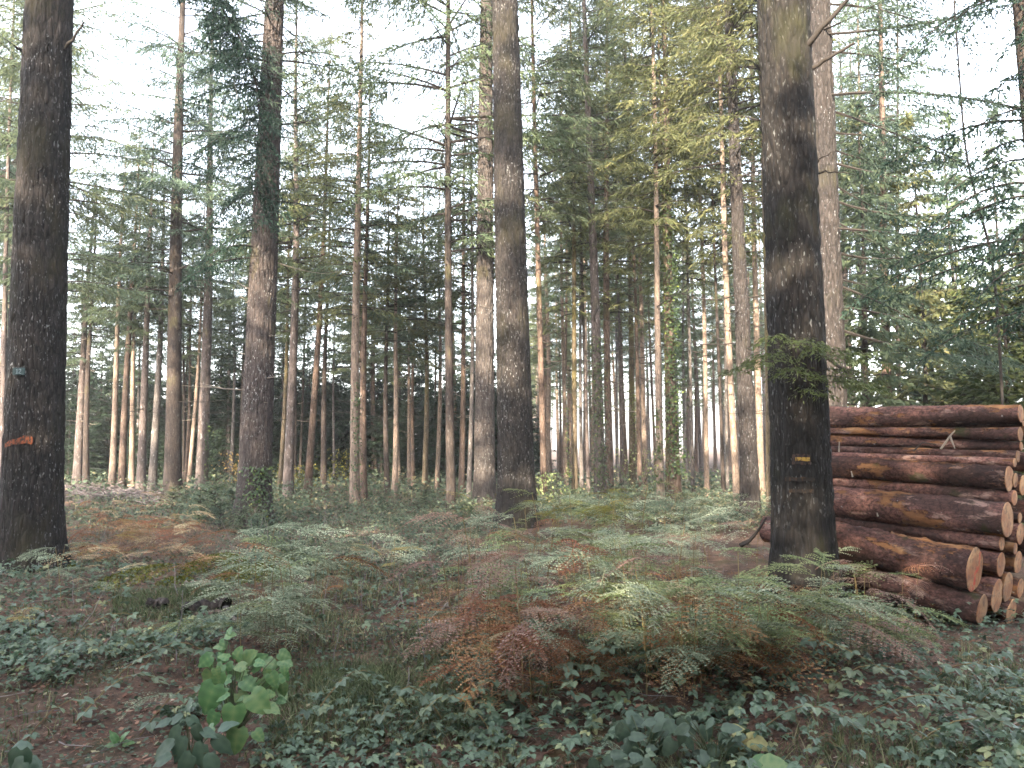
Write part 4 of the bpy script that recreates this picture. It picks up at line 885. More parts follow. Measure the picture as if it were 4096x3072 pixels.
def fern(px, py, h, kind, label, size=1.0, az=None, nf=None, group=None):
    p = gpt(px, py, h); az = rng.uniform(0, 2*PI) if az is None else az
    if py > 2330 and rng.random() < .75: az = -PI/2+rng.normal(0, .7)
    dead = kind in ('rust', 'pink'); hh = h*rng.uniform(.95, 1.3)
    ob = link('bracken_fern', ST[rng.integers(0, 3)], M_stalk)
    ob.location = p - np.array([0, 0, .02]); ob.scale = (hh, hh, hh); ob.rotation_euler = (0, 0, az)
    tag(ob, label, 'fern', group)
    for k in range(nf or rng.integers(2, 4)):
        me = (FRd if dead else FRm)[rng.integers(0, 4 if dead else 5)]
        c = link('frond', me, M_fern[kind], ob); f = size*rng.uniform(.8, 1.15)*(1 if k == 0 else .72)/hh
        zz = 1.0 - (0 if k == 0 else rng.uniform(.2, .62)); xx = .10*zz*zz
        c.location = (xx, 0.02*math.sin(zz*3), zz); c.scale = (f, f, f)
        c.rotation_euler = (rng.normal(0, .25), -rng.uniform(-.05, .35), (0 if k == 0 else (1.0 if k == 1 else -1.1)) + rng.normal(0, .3))
    NFERN[0] += 1
# fern patches: (centre px, py, radius px, radius py, count, height, frond size, colour weights, label stem)
PATCH = [
 (560, 2130, 330, 75, 34, (.25, .5), .62, dict(rust=8, tan=2, yellow=1.2), 'bracken in the rusty patch right of the numbered trunk'),
 (420, 2030, 190, 25, 10, (.2, .4), .6, dict(tan=2, rust=2, olive=1), 'bracken below the grey brushwood'),
 (320, 2250, 150, 50, 8, (.3, .5), .62, dict(grey=4, tan=2), 'bracken at the foot of the numbered trunk'),
 (1120, 2240, 200, 85, 22, (.4, .65), .84, dict(grey=6, green=1, rust=1), 'bracken in the grey-green clump before the big mauve trunk'),
 (1040, 2390, 150, 70, 12, (.3, .5), .8, dict(grey=6, green=1), 'low bracken left of the grassy gap'),
 (1420, 2190, 200, 40, 13, (.3, .5), .6, dict(grey=3, rust=2, yellow=2, tan=1), 'bracken edging the low undergrowth in the centre'),
 (1920, 2160, 190, 60, 18, (.5, .8), .75, dict(rust=1, pink=5, grey=3), 'bracken left of the thick dark middle trunk foot'),
 (1960, 2300, 200, 90, 20, (.45, .75), .75, dict(pink=4, grey=4, green=2, rust=1), 'bracken in the central thicket'),
 (2050, 2470, 230, 80, 16, (.32, .55), .82, dict(rust=4, pink=2, tan=1, grey=3), 'bracken on the near edge of the central thicket'),
 (2300, 2040, 230, 45, 20, (.5, .85), .72, dict(olive=5, green=4, yellow=1, grey=3), 'tall bracken right of the thick dark middle trunk'),
 (2620, 2060, 240, 45, 20, (.45, .8), .7, dict(olive=4, green=3, grey=3), 'tall bracken below the ivy-wrapped trunk'),
 (2350, 2180, 280, 75, 28, (.5, .8), .75, dict(grey=6, green=4, rust=1), 'bracken in the broad grey-green bed right of the middle'),
 (2700, 2200, 260, 70, 24, (.45, .75), .75, dict(green=3, grey=6, rust=1, pink=1), 'bracken between the middle bed and the thick mossy trunk'),
 (2500, 2370, 260, 80, 20, (.4, .65), .86, dict(grey=5, green=4, rust=1), 'bracken on the near side of the broad bed'),
 (2850, 2390, 260, 80, 22, (.35, .6), .88, dict(green=4, grey=5, tan=1, rust=1), 'bracken in front of the thick mossy trunk'),
 (2850, 2510, 300, 50, 14, (.2, .38), .72, dict(green=4, grey=3, rust=4), 'low bracken above the bramble bank'),
 (3400, 2300, 150, 50, 9, (.4, .65), .7, dict(green=5, grey=3, pink=2), 'bracken between the thick mossy trunk and the logs'),
 (3600, 2290, 170, 45, 7, (.4, .6), .55, dict(pink=8, rust=1, green=1), 'dry bracken leaning on the stoutest front log'),
 (3400, 2440, 240, 50, 14, (.25, .45), .8, dict(green=4, grey=4, pink=3), 'bracken in front of the lowest front log'),
 (2990, 2120, 90, 30, 6, (.3, .5), .6, dict(pink=3, rust=2), 'bracken left of the protruding log end'),
]
CN = dict(green='pale green', grey='grey-green', olive='olive-yellow', yellow='yellowing', rust='rust-brown dead', pink='pinkish-brown withered', tan='tan bleached')
for (cx, cy_, rx, ry, n, hr, size, wts, lab) in PATCH:
    ks = list(wts); pr = np.array([wts[k] for k in ks], float); pr /= pr.sum()
    for _ in range(n):
        r = math.sqrt(rng.random()); t = rng.uniform(0, 2*PI); k = ks[rng.choice(len(ks), p=pr)]
        dx_, dy_ = r*math.cos(t), r*math.sin(t); hh_ = rng.uniform(*hr); nf_ = int(rng.integers(2, 4))
        sd_ = ('far ' if dy_ < -.35 else 'near ' if dy_ > .35 else '')+('left' if dx_ < -.3 else 'right' if dx_ > .3 else 'centre')
        fern(cx+rx*dx_, cy_+ry*dy_, hh_, k, '%s %s-fronded %s %s, %s' % ('tall' if hh_ > sum(hr)/2 else 'low', ('two', 'three')[nf_-2], CN[k], (lab.split(' ', 1)[1] if lab.split(' ')[0] in ('dry', 'low', 'tall') else lab), sd_), size, None, nf_, lab)
# single ferns that stand out
ONE = [
 (150, 2420, .38, 'yellow', 'yellow bracken frond standing alone on the left bank', .5, 4.4), (130, 2460, .3, 'yellow', 'lower yellow bracken frond beside the lone left one', .45, 5.2),
 (690, 2005, .6, 'tan', 'bleached cream bracken frond before the foot of the dark mossy trunk', .75, 3.4), (745, 2025, .5, 'tan', 'cream bracken frond right of the bleached one by the dark mossy trunk', .65, 0.2),
 (760, 2050, .4, 'tan', 'long tan bracken frond right of the rusty patch', .7, 0.1), (1915, 2580, .3, 'yellow', 'small yellow bracken frond hanging at the front of the central thicket', .36, 5.4),
 (1890, 2640, .3, 'grey', 'small drab bracken frond below the small yellow one', .4, 5.0), (2060, 2530, .45, 'tan', 'tan bracken frond reaching right at the front of the central thicket', .5, 0.0),
 (700, 2790, .18, 'grey', 'flat grey-green bracken frond left of the broad-leaved plant', .55, 3.3), (2440, 2960, .12, 'grey', 'small dull bracken frond at the lower edge beside pale broad leaves', .4, 4.2),
 (3760, 2290, .5, 'green', 'fresh green bracken frond hanging over the stoutest front log', .6, 0.1), (3330, 2230, .5, 'grey', 'pale arching bracken frond at the foot of the thick mossy trunk', .7, .2),
 (1900, 2125, .9, 'pink', 'pinkish withered bracken frond on a tall bare stalk left of the middle trunk', .85, 3.2), (2560, 1985, 1.0, 'green', 'tallest green bracken frond before the ivy-wrapped trunk', .7, .3),
 (820, 2480, .3, 'green', 'low green bracken above the broad-leaved plant', .55, 3.0), (2950, 2460, .3, 'green', 'drooping green bracken frond above the bramble bank', .7, .4),
]
for (px, py, h, k, lab, sz, az) in ONE: fern(px, py, h, k, lab, sz, az, 1 if sz < .6 else 2)
# far bracken as one mass
a_by = {k: Acc() for k in ('grey', 'rust', 'olive')}
def mass_fern(kind, px0, px1, py0, py1, n, h=(.3, .6), sz=(.6, .9)):
    tv = {id(t): (np.concatenate(t.V[:1]), t.F[4][0]) for t in FR_live}
    for _ in range(n):
        p = gpt(rng.uniform(px0, px1), rng.uniform(py0, py1), .4); t = FR_live[rng.integers(0, 5)]
        TV, TF = tv[id(t)]; sel = np.arange(0, len(TF), 2)
        Rr = rot_frames(np.array([rng.uniform(0, 6.28)]), np.array([rng.uniform(-.1, .3)]), np.array([rng.normal(0, .2)]))
        TV2 = TV.reshape(-1, 4, 3)[sel].reshape(-1, 3); TF2 = np.arange(len(TV2)).reshape(-1, 4)
        scatter(a_by[kind], TV2, TF2, np.array([[p[0], p[1], p[2]+rng.uniform(*h)]]), Rr, np.array([rng.uniform(*sz)]), np.array([rng.random()]))
mass_fern('grey', 2150, 3150, 2000, 2060, 110, sz=(.8, 1.2)); mass_fern('grey', 2100, 3150, 2080, 2300, 40, (.4, .65)); mass_fern('olive', 1700, 2800, 1985, 2030, 26, sz=(.8, 1.2)); mass_fern('grey', 1250, 1800, 2080, 2200, 14); mass_fern('rust', 260, 850, 2060, 2200, 70, (.15, .35))
mass_fern('rust', 1750, 3300, 2200, 2540, 150, (.08, .3)); mass_fern('grey', 1900, 3300, 2150, 2500, 18, (.2, .4))
for k, lab in (('grey', 'grey-green bracken undergrowth filling the stand floor'), ('rust', 'rust-brown dead bracken matted under the fresh fronds'), ('olive', 'olive bracken undergrowth among the middle trunks')):
    o = link('bracken_undergrowth', a_by[k].mesh('bracken_mass'), M_fern[k]); tag(o, lab, 'undergrowth', None, 'stuff')

# ------------------------------------------------------------------ leaves: templates
def leaf_template(kind='bramble'):
    """one leaf along +x, length 1, folded along the midrib; verts, quads"""
    if kind == 'bramble': prof_ = [(0.0, .02), (.22, .30), (.5, .36), (.8, .2), (1.0, 0.0)]
    elif kind == 'heart': prof_ = [(-.12, .16), (.05, .40), (.3, .46), (.6, .34), (.85, .15), (1.0, 0.0)]
    else: prof_ = [(0, .02), (.2, .2), (.45, .26), (.75, .14), (1.0, 0.0)]
    V = []; n = len(prof_)
    for i, (x, wd) in enumerate(prof_):
        zc = -0.22*max(x, 0)**2; e = 0.03*(-1)**i
        xm = x if not (kind == 'heart' and i == 0) else 0.0
        V += [(xm, 0, zc), (x+.02*(-1)**i, wd, zc+.30*wd-e*.5), (x+.02*(-1)**i, -wd, zc+.26*wd+e*.5)]
    Fq = []
    for i in range(n-1):
        b0, b1 = 3*i, 3*i+3; Fq += [[b0, b1, b1+1, b0+1], [b0, b0+2, b1+2, b1]]
    return np.array(V, float), np.array(Fq)
LB = leaf_template('bramble'); LH = leaf_template('heart'); LN = leaf_template('nettle')
def trifol():
    V = []; Fq = []
    for k, (az, s_, off) in enumerate(((0, 1.0, .12), (1.25, .85, .05), (-1.25, .85, .05))):
        R = rot_frames(np.array([az]), np.array([-.05]), np.array([0.]))[0]
        v = (LB[0]*s_+[off, 0, 0]) @ R.T; Fq.append(LB[1]+3*0+len(LB[0])*k); V.append(v)
    return np.concatenate(V), np.concatenate(Fq)
TRI = trifol()
# patch density noise in the ground plane
def pnoise(x, y, sc, seed):
    g = np.random.default_rng(seed).random((64, 64)); u = (x*sc) % 64; v = (y*sc) % 64
    i = np.floor(u).astype(int); j = np.floor(v).astype(int); fu = u-i; fv = v-j; fu = fu*fu*(3-2*fu); fv = fv*fv*(3-2*fv)
    return (g[i, j]*(1-fu)+g[(i+1) % 64, j]*fu)*(1-fv)+(g[i, (j+1) % 64]*(1-fu)+g[(i+1) % 64, (j+1) % 64]*fu)*fv
def region(n, px0, px1, py0, py1, thr=0.0, sc=1.4, seed=1):
    out = []
    while len(out) < n:
        m = n*2
        # uniform over the ground patch seen in this part of the picture
        c = [gpt(px0, py0), gpt(px1, py0), gpt(px0, py1), gpt(px1, py1)]
        y = rng.uniform(min(c[2][1], c[3][1]), max(c[0][1], c[1][1]), m); f = (y-c[2][1])/(c[0][1]-c[2][1]+1e-9)
        xl = c[2][0]+(c[0][0]-c[2][0])*f; xr_ = c[3][0]+(c[1][0]-c[3][0])*f; x = xl+(xr_-xl)*rng.random(m)
        d = pnoise(x+50, y+50, sc, seed)*.65+pnoise(x+50, y+50, sc*3, seed+1)*.35
        ok = d > thr; out += list(zip(x[ok], y[ok]))
    out = np.array(out[:n]); return out[:, 0], out[:, 1]

# bramble carpet
A = Acc(); S_ = Acc()
def brambles(n, px0, px1, py0, py1, thr, h=(.02, .20), s=(.045, .075), seed=1, tb=.45):
    x, y = region(n, px0, px1, py0, py1, thr, 1.1, seed); z = gz(x, y)+rng.uniform(*h, n)*rng.random(n)**.6
    R = rot_frames(rng.uniform(0, 6.28, n), rng.normal(-.15, .3, n), rng.normal(0, .3, n))
    scatter(A, TRI[0], TRI[1], np.stack([x, y, z], -1), R, rng.uniform(*s, n), np.clip(rng.normal(tb, .27, n)+(rng.random(n) < .012)*.5, 0, .95))
brambles(1500, 1900, 4300, 2480, 3200, .54, (.03, .25), (.035, .066), seed=5)
brambles(1300, 2900, 4300, 2450, 3150, .49, (.03, .28), (.03, .058), seed=6)
brambles(1350, -200, 1000, 2480, 3150, .50, (.03, .16), (.032, .058), seed=7); brambles(500, 1000, 2000, 2800, 3150, .42, (.02, .12), (.03, .055), seed=12)
brambles(380, -200, 500, 2250, 2560, .42, (.05, .25), seed=8)
brambles(500, 1000, 2000, 2500, 3150, .52, (.02, .15), (.03, .055), seed=9)
brambles(550, 1200, 2200, 2300, 2620, .42, (.03, .2), (.035, .06), seed=10)
o = link('bramble_carpet', A.mesh('bramble_carpet'), M_bramble); tag(o, 'carpet of green bramble leaves over the bank', 'undergrowth', None, 'stuff')
# small creeping leaves (ivy, clover) between
A = Acc()
def creeping(n, px0, px1, py0, py1, thr, seed, L=(.018, .04), h=.06):
    x, y = region(n, px0, px1, py0, py1, thr, 1.8, seed); z = gz(x, y)+rng.uniform(.005, h, n)
    az = rng.uniform(0, 6.28, n); D = np.stack([np.cos(az), np.sin(az), rng.normal(.0, .3, n)], -1); N = rng.normal(0, .35, (n, 3)); N[:, 2] += 1
    l = rng.uniform(*L, n); kites(A, np.stack([x, y, z], -1), D, N, l, l*.8, np.clip(rng.normal(.5, .25, n), 0, 1))
creeping(9000, -200, 4300, 2500, 3200, .42, 21); creeping(5000, 900, 2300, 2250, 2700, .45, 22); creeping(3000, -200, 1000, 2250, 2700, .45, 23); creeping(2600, 2200, 4200, 2450, 2750, .4, 24)
o = link('creeping_ground_ivy', A.mesh('ground_ivy'), M_low); tag(o, 'small creeping leaves spread over the needle litter', 'undergrowth', None, 'stuff')
# low bluish undergrowth farther back
A = Acc()
def under(n, px0, px1, py0, py1, thr, seed, h=.3, L=(.05, .11), tb=.5):
    x, y = region(n, px0, px1, py0, py1, thr, .5, seed); z = gz(x, y)+h*rng.random(n)**1.3
    az = rng.uniform(0, 6.28, n); D = np.stack([np.cos(az), np.sin(az), rng.normal(.1, .5, n)], -1); N = rng.normal(0, .5, (n, 3)); N[:, 2] += 1
    l = rng.uniform(*L, n); kites(A, np.stack([x, y, z], -1), D, N, l, l*.6, np.clip(rng.normal(tb, .22, n)+.2*(z-gz(x, y))/h, 0, 1))
under(22000, 1000, 2000, 2035, 2300, .2, 31, .22, (.03, .07), .45); under(26000, 700, 4000, 1940, 2060, .2, 32, .35); under(5000, -100, 800, 2010, 2120, .35, 33, .25)
under(9000, 200, 3300, 1925, 1985, .2, 34, .6, (.1, .22)); under(7000, -200, 1100, 2130, 2420, .35, 35, .15, (.03, .06)); under(5000, 750, 1250, 1960, 2110, .2, 36, .7, (.05, .1), .3)
under(6000, 1800, 3100, 1990, 2120, .3, 37, .4, (.06, .12), .5); under(4000, 2600, 3100, 2030, 2130, .3, 38, .25, (.04, .08), .75)
o = link('low_undergrowth', A.mesh('low_undergrowth'), M_low); tag(o, 'low bluish-green undergrowth covering the floor of the stand', 'undergrowth', None, 'stuff')
# moss cushions
A = Acc()
for (px, py, rx, ry, n, hh) in [(870, 2255, 110, 22, 2600, .12), (1010, 2300, 130, 45, 2600, .08), (560, 2300, 110, 25, 1500, .08), (240, 2265, 60, 14, 900, .1), (3210, 2360, 110, 14, 1500, .12), (1080, 2260, 60, 25, 900, .1), (700, 2330, 70, 15, 700, .05)]:
    r = np.sqrt(rng.random(n)); t = rng.uniform(0, 6.28, n); c = gpt(px, py); sx_ = rx/F*c[1]; sy_ = gpt(px, py-ry)[1]-c[1]
    x = c[0]+sx_*r*np.cos(t); y = c[1]+sy_*r*np.sin(t); z = gz(x, y)+hh*(1-r*r)*rng.uniform(.75, 1, n)
    D = rng.normal(0, .7, (n, 3)); D[:, 2] = np.abs(D[:, 2])+.2; kites(A, np.stack([x, y, z], -1), D, rng.normal(0, 1, (n, 3)), rng.uniform(.02, .045, n), rng.uniform(.012, .022, n), rng.random(n))
o = link('moss_cushions', A.mesh('moss'), M_moss); tag(o, 'yellow-green moss cushions on the forest floor', 'moss', None, 'stuff')
# grass
A = Acc()
def grass(n, px0, px1, py0, py1, thr, seed, hr=(.08, .22), tb=.5):
    x, y = region(n, px0, px1, py0, py1, thr, 1.6, seed); z = gz(x, y)-.01; az = rng.uniform(0, 6.28, n); h = rng.uniform(*hr, n); bend = rng.uniform(.2, 1.1, n)*h; wd = rng.uniform(.0022, .0042, n)*(1+y/14)
    dx, dy = np.cos(az), np.sin(az); V = []
    for q in (0, .35, .7, 1.0):
        c = np.stack([x+dx*bend*q*q, y+dy*bend*q*q, z+h*(q-.25*q*q)], -1); ww = (wd*(1-q*.9))[:, None]; sd_ = np.stack([-dy, dx, 0*dx], -1)
        V += [c-sd_*ww, c+sd_*ww]
    V = np.stack(V, 1); Fq = np.array([[0, 1, 3, 2], [2, 3, 5, 4], [4, 5, 7, 6]])
    Fc = (np.arange(n)[:, None, None]*8+Fq[None]).reshape(-1, 4)
    A.add(V.reshape(-1, 3), Fc, np.repeat(np.clip(rng.normal(tb, .25, n), 0, 1), 8))
grass(4200, 1080, 1900, 2620, 3150, .45, 41, (.05, .16)); grass(900, 1250, 1600, 2680, 2960, .45, 42, (.1, .22), .35); grass(1700, -100, 1100, 2420, 3100, .5, 43, (.05, .16)); grass(2200, 1150, 1900, 2250, 2650, .4, 44, (.08, .22), .7)
grass(2200, 450, 850, 2380, 2480, .3, 45, (.06, .16), .3); grass(3500, 1900, 4200, 2600, 3150, .55, 46, (.06, .2), .6); grass(1300, 300, 3300, 2000, 2100, .4, 47, (.15, .4), .7)
o = link('forest_grass', A.mesh('grass'), M_grass); tag(o, 'thin grass blades growing through the needle litter', 'grass', None, 'stuff')
# needle and twig litter
A = Acc()
def litter(n, px0, px1, py0, py1, seed, L=(.02, .06), wd=(.002, .005)):
    x, y = region(n, px0, px1, py0, py1, 0, 1, seed); z = gz(x, y)+rng.uniform(.003, .02, n); az = rng.uniform(0, 6.28, n)
    D = np.stack([np.cos(az), np.sin(az), rng.normal(0, .25, n)], -1); N = rng.normal(0, .4, (n, 3)); N[:, 2] += 1
    kites(A, np.stack([x, y, z], -1), D, N, rng.uniform(*L, n), rng.uniform(*wd, n), np.clip(rng.normal(.5, .25, n), 0, 1))
litter(40000, -300, 4400, 2550, 3300, 51); litter(14000, -200, 4300, 2250, 2600, 52, (.03, .09), (.003, .008)); litter(5200, -300, 4300, 2350, 3200, 53, (.03, .07), (.015, .035))
o = link('needle_litter', A.mesh('litter'), M_litter); tag(o, 'reddish brown needles and dead leaf scraps on the ground', 'litter', None, 'stuff')
# twigs on the ground
A = Acc()
for _ in range(240):
    x, y = region(1, -200, 4200, 2250, 3150, 0, 1, int(rng.integers(1, 99))); p = np.array([x[0], y[0], float(gz(x[0], y[0]))+.02]); az = rng.uniform(0, 6.28); L = rng.uniform(.08, .4)
    s = np.linspace(0, 1, 4)[:, None]; P = p+L*s*np.array([math.cos(az), math.sin(az), rng.uniform(-.02, .25)])+rng.normal(0, .012, (4, 3))*[[1, 1, .5]]; tube(A, P, rng.uniform(.002, .006)*(1-.6*s[:, 0]), 4, rng.random())
for _ in range(160):   # dry upright stalks
    x, y = region(1, -100, 4000, 2100, 2750, 0, 1, int(rng.integers(1, 99))); p = np.array([x[0], y[0], float(gz(x[0], y[0]))]); L = rng.uniform(.2, .6); s = np.linspace(0, 1, 4)[:, None]
    tube(A, p+L*s*np.array([rng.normal(0, .25), rng.normal(0, .25), 1])+rng.normal(0, .012, (4, 3)), .004*(1-.5*s[:, 0]), 4, rng.random())
o = link('fallen_twigs', A.mesh('twigs'), M_brush); tag(o, 'thin dry twigs and stalks strewn over the forest floor', 'twigs', None, 'stuff')
# grey brushwood heap left
A = Acc()
for _ in range(1100):
    px = rng.uniform(150, 640); p = gpt(px, rng.uniform(1968, 2005)); az = rng.uniform(0, 6.28); L = rng.uniform(.4, 1.8); s = np.linspace(0, 1, 5)[:, None]
    p[2] += rng.uniform(0, .35)*max(.2, 1-(px-150)/520)
    P = p+L*(s-.5)*np.array([math.cos(az), math.sin(az), rng.normal(0, .16)])+rng.normal(0, .03, (5, 3)); P[:, 2] = np.maximum(P[:, 2], gz(P[:, 0], P[:, 1])+.01)
    tube(A, P, rng.uniform(.006, .02)*(1-.6*s[:, 0]), 4, rng.random())
o = link('brushwood', A.mesh('brushwood'), M_brush); tag(o, 'heap of grey dead brushwood on the ground right of the numbered trunk', 'brushwood', None, 'stuff')

# bramble sprigs one can pick out
TRm = Acc(); TRm.add(TRI[0], TRI[1], .5); TRm = TRm.mesh('bramble_leaf')
TRy = Acc(); TRy.add(TRI[0], TRI[1], .75); TRy = TRy.mesh('bramble_leaf')
def sprig(px, py, label, az, L=.6, nl=8, s=.075, h=.28, group='bramble sprigs on the bank'):
    p = gpt(px, py); q = np.linspace(0, 1, 7)
    P = np.stack([np.cos(az+.5*q)*L*q, np.sin(az+.5*q)*L*q, h*np.sin(q*PI*.85)*(1-.2*q)+.01], -1)
    a = Acc(); tube(a, P, .0045*(1-.6*q), 4, .4); o = link('bramble_sprig', a.mesh('bramble_stem'), M_stalk); o.location = p; tag(o, label, 'bramble', group)
    for k in range(nl):
        u = (k+.8)/(nl+.2); b0 = [np.interp(u, q, P[:, c]) for c in range(3)]; c = link('leaf', TRm if rng.random() < .8 else TRy, M_bramble, o)
        f = s*rng.uniform(.75, 1.15); c.location = b0; c.scale = (f, f, f); c.rotation_euler = (rng.normal(0, .25), rng.normal(.1, .2), az+.5*u+(1.1 if k % 2 else -1.1)+rng.normal(0, .3))
SPR = [
 (3150, 2640, 'bramble sprig trailing down the bank below the thick mossy trunk', 4.6, 1.0, 12), (3320, 2760, 'bramble sprig with rounded leaves at the middle of the right bank', 4.9, .8, 10), (3420, 2900, 'bramble sprig arching toward the lower right corner', 5.3, .8, 10),
 (2980, 2720, 'bramble sprig reaching left over bare litter on the right bank', 3.4, .7, 9), (2700, 2680, 'bramble sprig lying along the bank below the broad bed of bracken', 3.1, .8, 10), (2560, 2700, 'dark bramble sprig right of the grassy gap', 3.6, .7, 9),
 (2300, 2760, 'bramble sprig above bare reddish litter in the centre', 4.2, .6, 8), (2120, 2850, 'bramble sprig at the lower centre right of the grass', 3.5, .6, 8), (1980, 2960, 'bramble sprig low in the centre foreground', 2.9, .5, 7),
 (1780, 2900, 'small bramble sprig beside the grass tufts', 3.3, .45, 6), (250, 2600, 'bramble sprig on the left bank under the lone yellow frond', .2, .7, 9), (120, 2700, 'bramble sprig at the left edge of the bank', 5.9, .6, 8),
 (420, 2760, 'bramble sprig in the middle of the left bank', .1, .7, 9), (560, 2700, 'bramble sprig above bare soil left of the broad-leaved plant', 5.7, .6, 8), (300, 2900, 'bramble sprig low on the left bank', .4, .6, 8),
 (80, 3000, 'bramble sprig in the lower left corner', .2, .5, 7), (560, 2950, 'bramble sprig left of the nettle', .3, .5, 7), (1250, 2880, 'bramble sprig right of the broad-leaved plant', .2, .5, 8),
 (3700, 2760, 'bramble sprig below the lowest front log', 5.0, .7, 9), (3900, 2850, 'bramble sprig near the right edge of the bank', 4.6, .7, 9), (3650, 3000, 'bramble sprig at the bottom right', 5.2, .7, 9), (3000, 2980, 'bramble sprig right of the yellowed leaf', 5.6, .6, 8),
 (3250, 2560, 'upright bramble sprig in front of the thick mossy trunk', 4.2, .6, 9), (2060, 2640, 'bramble sprig under the front of the central thicket', 3.8, .6, 8),
]
for (px, py, lab, az, L, nl) in SPR: sprig(px, py, lab, az, L, nl)

# ------------------------------------------------------------------ broad-leaved plants
def leaf_mesh(kind, seed, t0):
    g = np.random.default_rng(seed); n = 11; pr = dict(heart=[(-.13, .20), (-.04, .36), (.1, .44), (.25, .47), (.4, .45), (.55, .38), (.7, .29), (.82, .19), (.92, .1), (1.0, .0)], nettle=[(0, .03), (.1, .16), (.2, .24), (.35, .28), (.5, .26), (.65, .2), (.8, .12), (.92, .05), (1, 0)])[kind]
    V = []; T_ = []
    for i, (x, wd) in enumerate(pr):
        for f in (-1, -.5, 0, .5, 1):
            xm = x + (0 if kind != 'heart' or x > .02 else (1-abs(f))*(-x+.02)*1.0)
            wob = g.normal(0, .028) if abs(f) == 1 else 0
            V.append((xm+wob, f*wd*(1+g.normal(0, .05)), -.30*max(x, 0)**2+.12*abs(f)*wd-.28*(f*wd)**2*abs(f)+(.035*math.sin(i*2.1+f*3) if abs(f) == 1 else 0)+g.normal(0, .006)))
            T_.append(np.clip(t0+(.22 if abs(f) == 1 else 0)+(.42 if f == 0 else 0)+(.16 if i % 2 else -.12)+g.normal(0, .08), 0, 1))
    a = Acc(); i = np.arange(len(pr)-1)[:, None]*5; j = np.arange(4)[None]
    a.add(V, np.stack([i+j, i+5+j, i+5+j+1, i+j+1], -1).reshape(-1, 4), T_); return a.mesh('leaf', True)
LHm = [leaf_mesh('heart', 300+i, .3+.13*i) for i in range(5)]; LNm = [leaf_mesh('nettle', 330+i, .3+.15*i) for i in range(3)]
def cam_leaf(parent, base, me, mat, px, py, dpx, dirdeg, Y, face=.6, spin=0.0):
    """leaf whose base sits at a pixel at depth Y, pointing along the picture direction dirdeg (0 = right, 90 = up), tilted towards the viewer"""
    p = at(px, py, Y)-base; s = dpx/F*Y; d = math.radians(dirdeg)
    X = np.array([math.cos(d), -.35*face, math.sin(d)]); X /= np.linalg.norm(X)
    Nn = np.array([rng.normal(0, .2)+spin, -face, 1-face*.55]); Zv = Nn-X*np.dot(Nn, X); Zv /= np.linalg.norm(Zv); Yv = np.cross(Zv, X)
    c = link('leaf', me, mat, parent)
    c.matrix_local = Matrix(((X[0], Yv[0], Zv[0], p[0]), (X[1], Yv[1], Zv[1], p[1]), (X[2], Yv[2], Zv[2], p[2]), (0, 0, 0, 1))) @ Matrix.Scale(s, 4)
    return p
M_pstem = plain('plant_stem', (0.05, 0.06, 0.025), .7)
def plant(name, label, cat, bpx, bpy, leaves, meshes, mat, stems=True, stemmat=M_pstem, group=None):
    b = gpt(bpx, bpy); ob = empty(name, b, label, cat, group); a = Acc()
    for k, (px, py, dpx, ang, dy, face) in enumerate(leaves):
        m = mat if not isinstance(mat, list) else mat[k % len(mat)]
        p = cam_leaf(ob, b, meshes[k % len(meshes)], m, px, py, dpx, ang, b[1]+dy, face)
        q = np.linspace(0, 1, 5)[:, None]; mid = np.array([p[0]*.35, p[1]*.4, max(p[2]*.75, .05)])
        P = (1-q)**2*np.array([rng.normal(0, .02), rng.normal(0, .02), 0])+2*q*(1-q)*mid+q*q*p; tube(a, P, .0035*(1-.4*q[:, 0]), 4, .4)
    link('stem', a.mesh('stems'), stemmat, ob); return ob
def zx(u, v): return 750+u*450/1305, 2500+v*572/1659
BL = []
for (u, v, d, ang, dy, f) in [
  (320, 690, 390, 250, -.10, .85), (545, 930, 330, 268, -.22, .9), (590, 1200, 320, 262, -.28, .9), (735, 800, 340, 322, -.12, .75), (900, 930, 220, 345, -.10, .4), (640, 640, 230, 335, -.05, .6),
  (500, 620, 200, 195, .0, .4), (850, 620, 260, 285, .02, .7), (260, 520, 210, 275, .05, .8), (470, 740, 180, 265, .05, .8), (330, 1010, 220, 245, -.15, .6), (300, 1180, 190, 220, -.2, .3),
  (560, 400, 190, 70, .08, .8), (480, 380, 150, 160, .08, .4), (640, 420, 230, 40, .1, .8), (740, 480, 260, 42, .12, .8), (900, 430, 190, 350, .1, .8), (960, 560, 140, 240, .06, .8), (1040, 600, 200, 300, .05, .5),
  (1070, 500, 150, 20, .1, .6), (1100, 540, 140, 310, .1, .8), (290, 360, 170, 190, .12, .5), (250, 420, 110, 290, .12, .7), (440, 250, 160, 170, .15, .4), (440, 130, 150, 20, .15, .5), (430, 180, 170, 250, .15, .7), (470, 110, 110, 70, .15, .5),
  (780, 1230, 170, 320, -.22, .6), (620, 500, 190, 280, .1, .8), (690, 560, 170, 200, .08, .5), (410, 440, 150, 100, .1, .5), (540, 560, 150, 120, .1, .6)]:
    px, py = zx(u, v); BL.append((px, py, d*.88*450/1305, ang, dy, f))
for _ in range(22):
    px, py = zx(rng.uniform(230, 1120), rng.uniform(300, 900)); BL.append((px, py, rng.uniform(36, 62), rng.uniform(180, 370), rng.uniform(-.12, .12), rng.uniform(.4, .95)))
plant('broad_leaved_plant', 'bright green plant with large heart-shaped leaves in the left foreground', 'plant', 935, 2985, BL, LHm, M_dock)
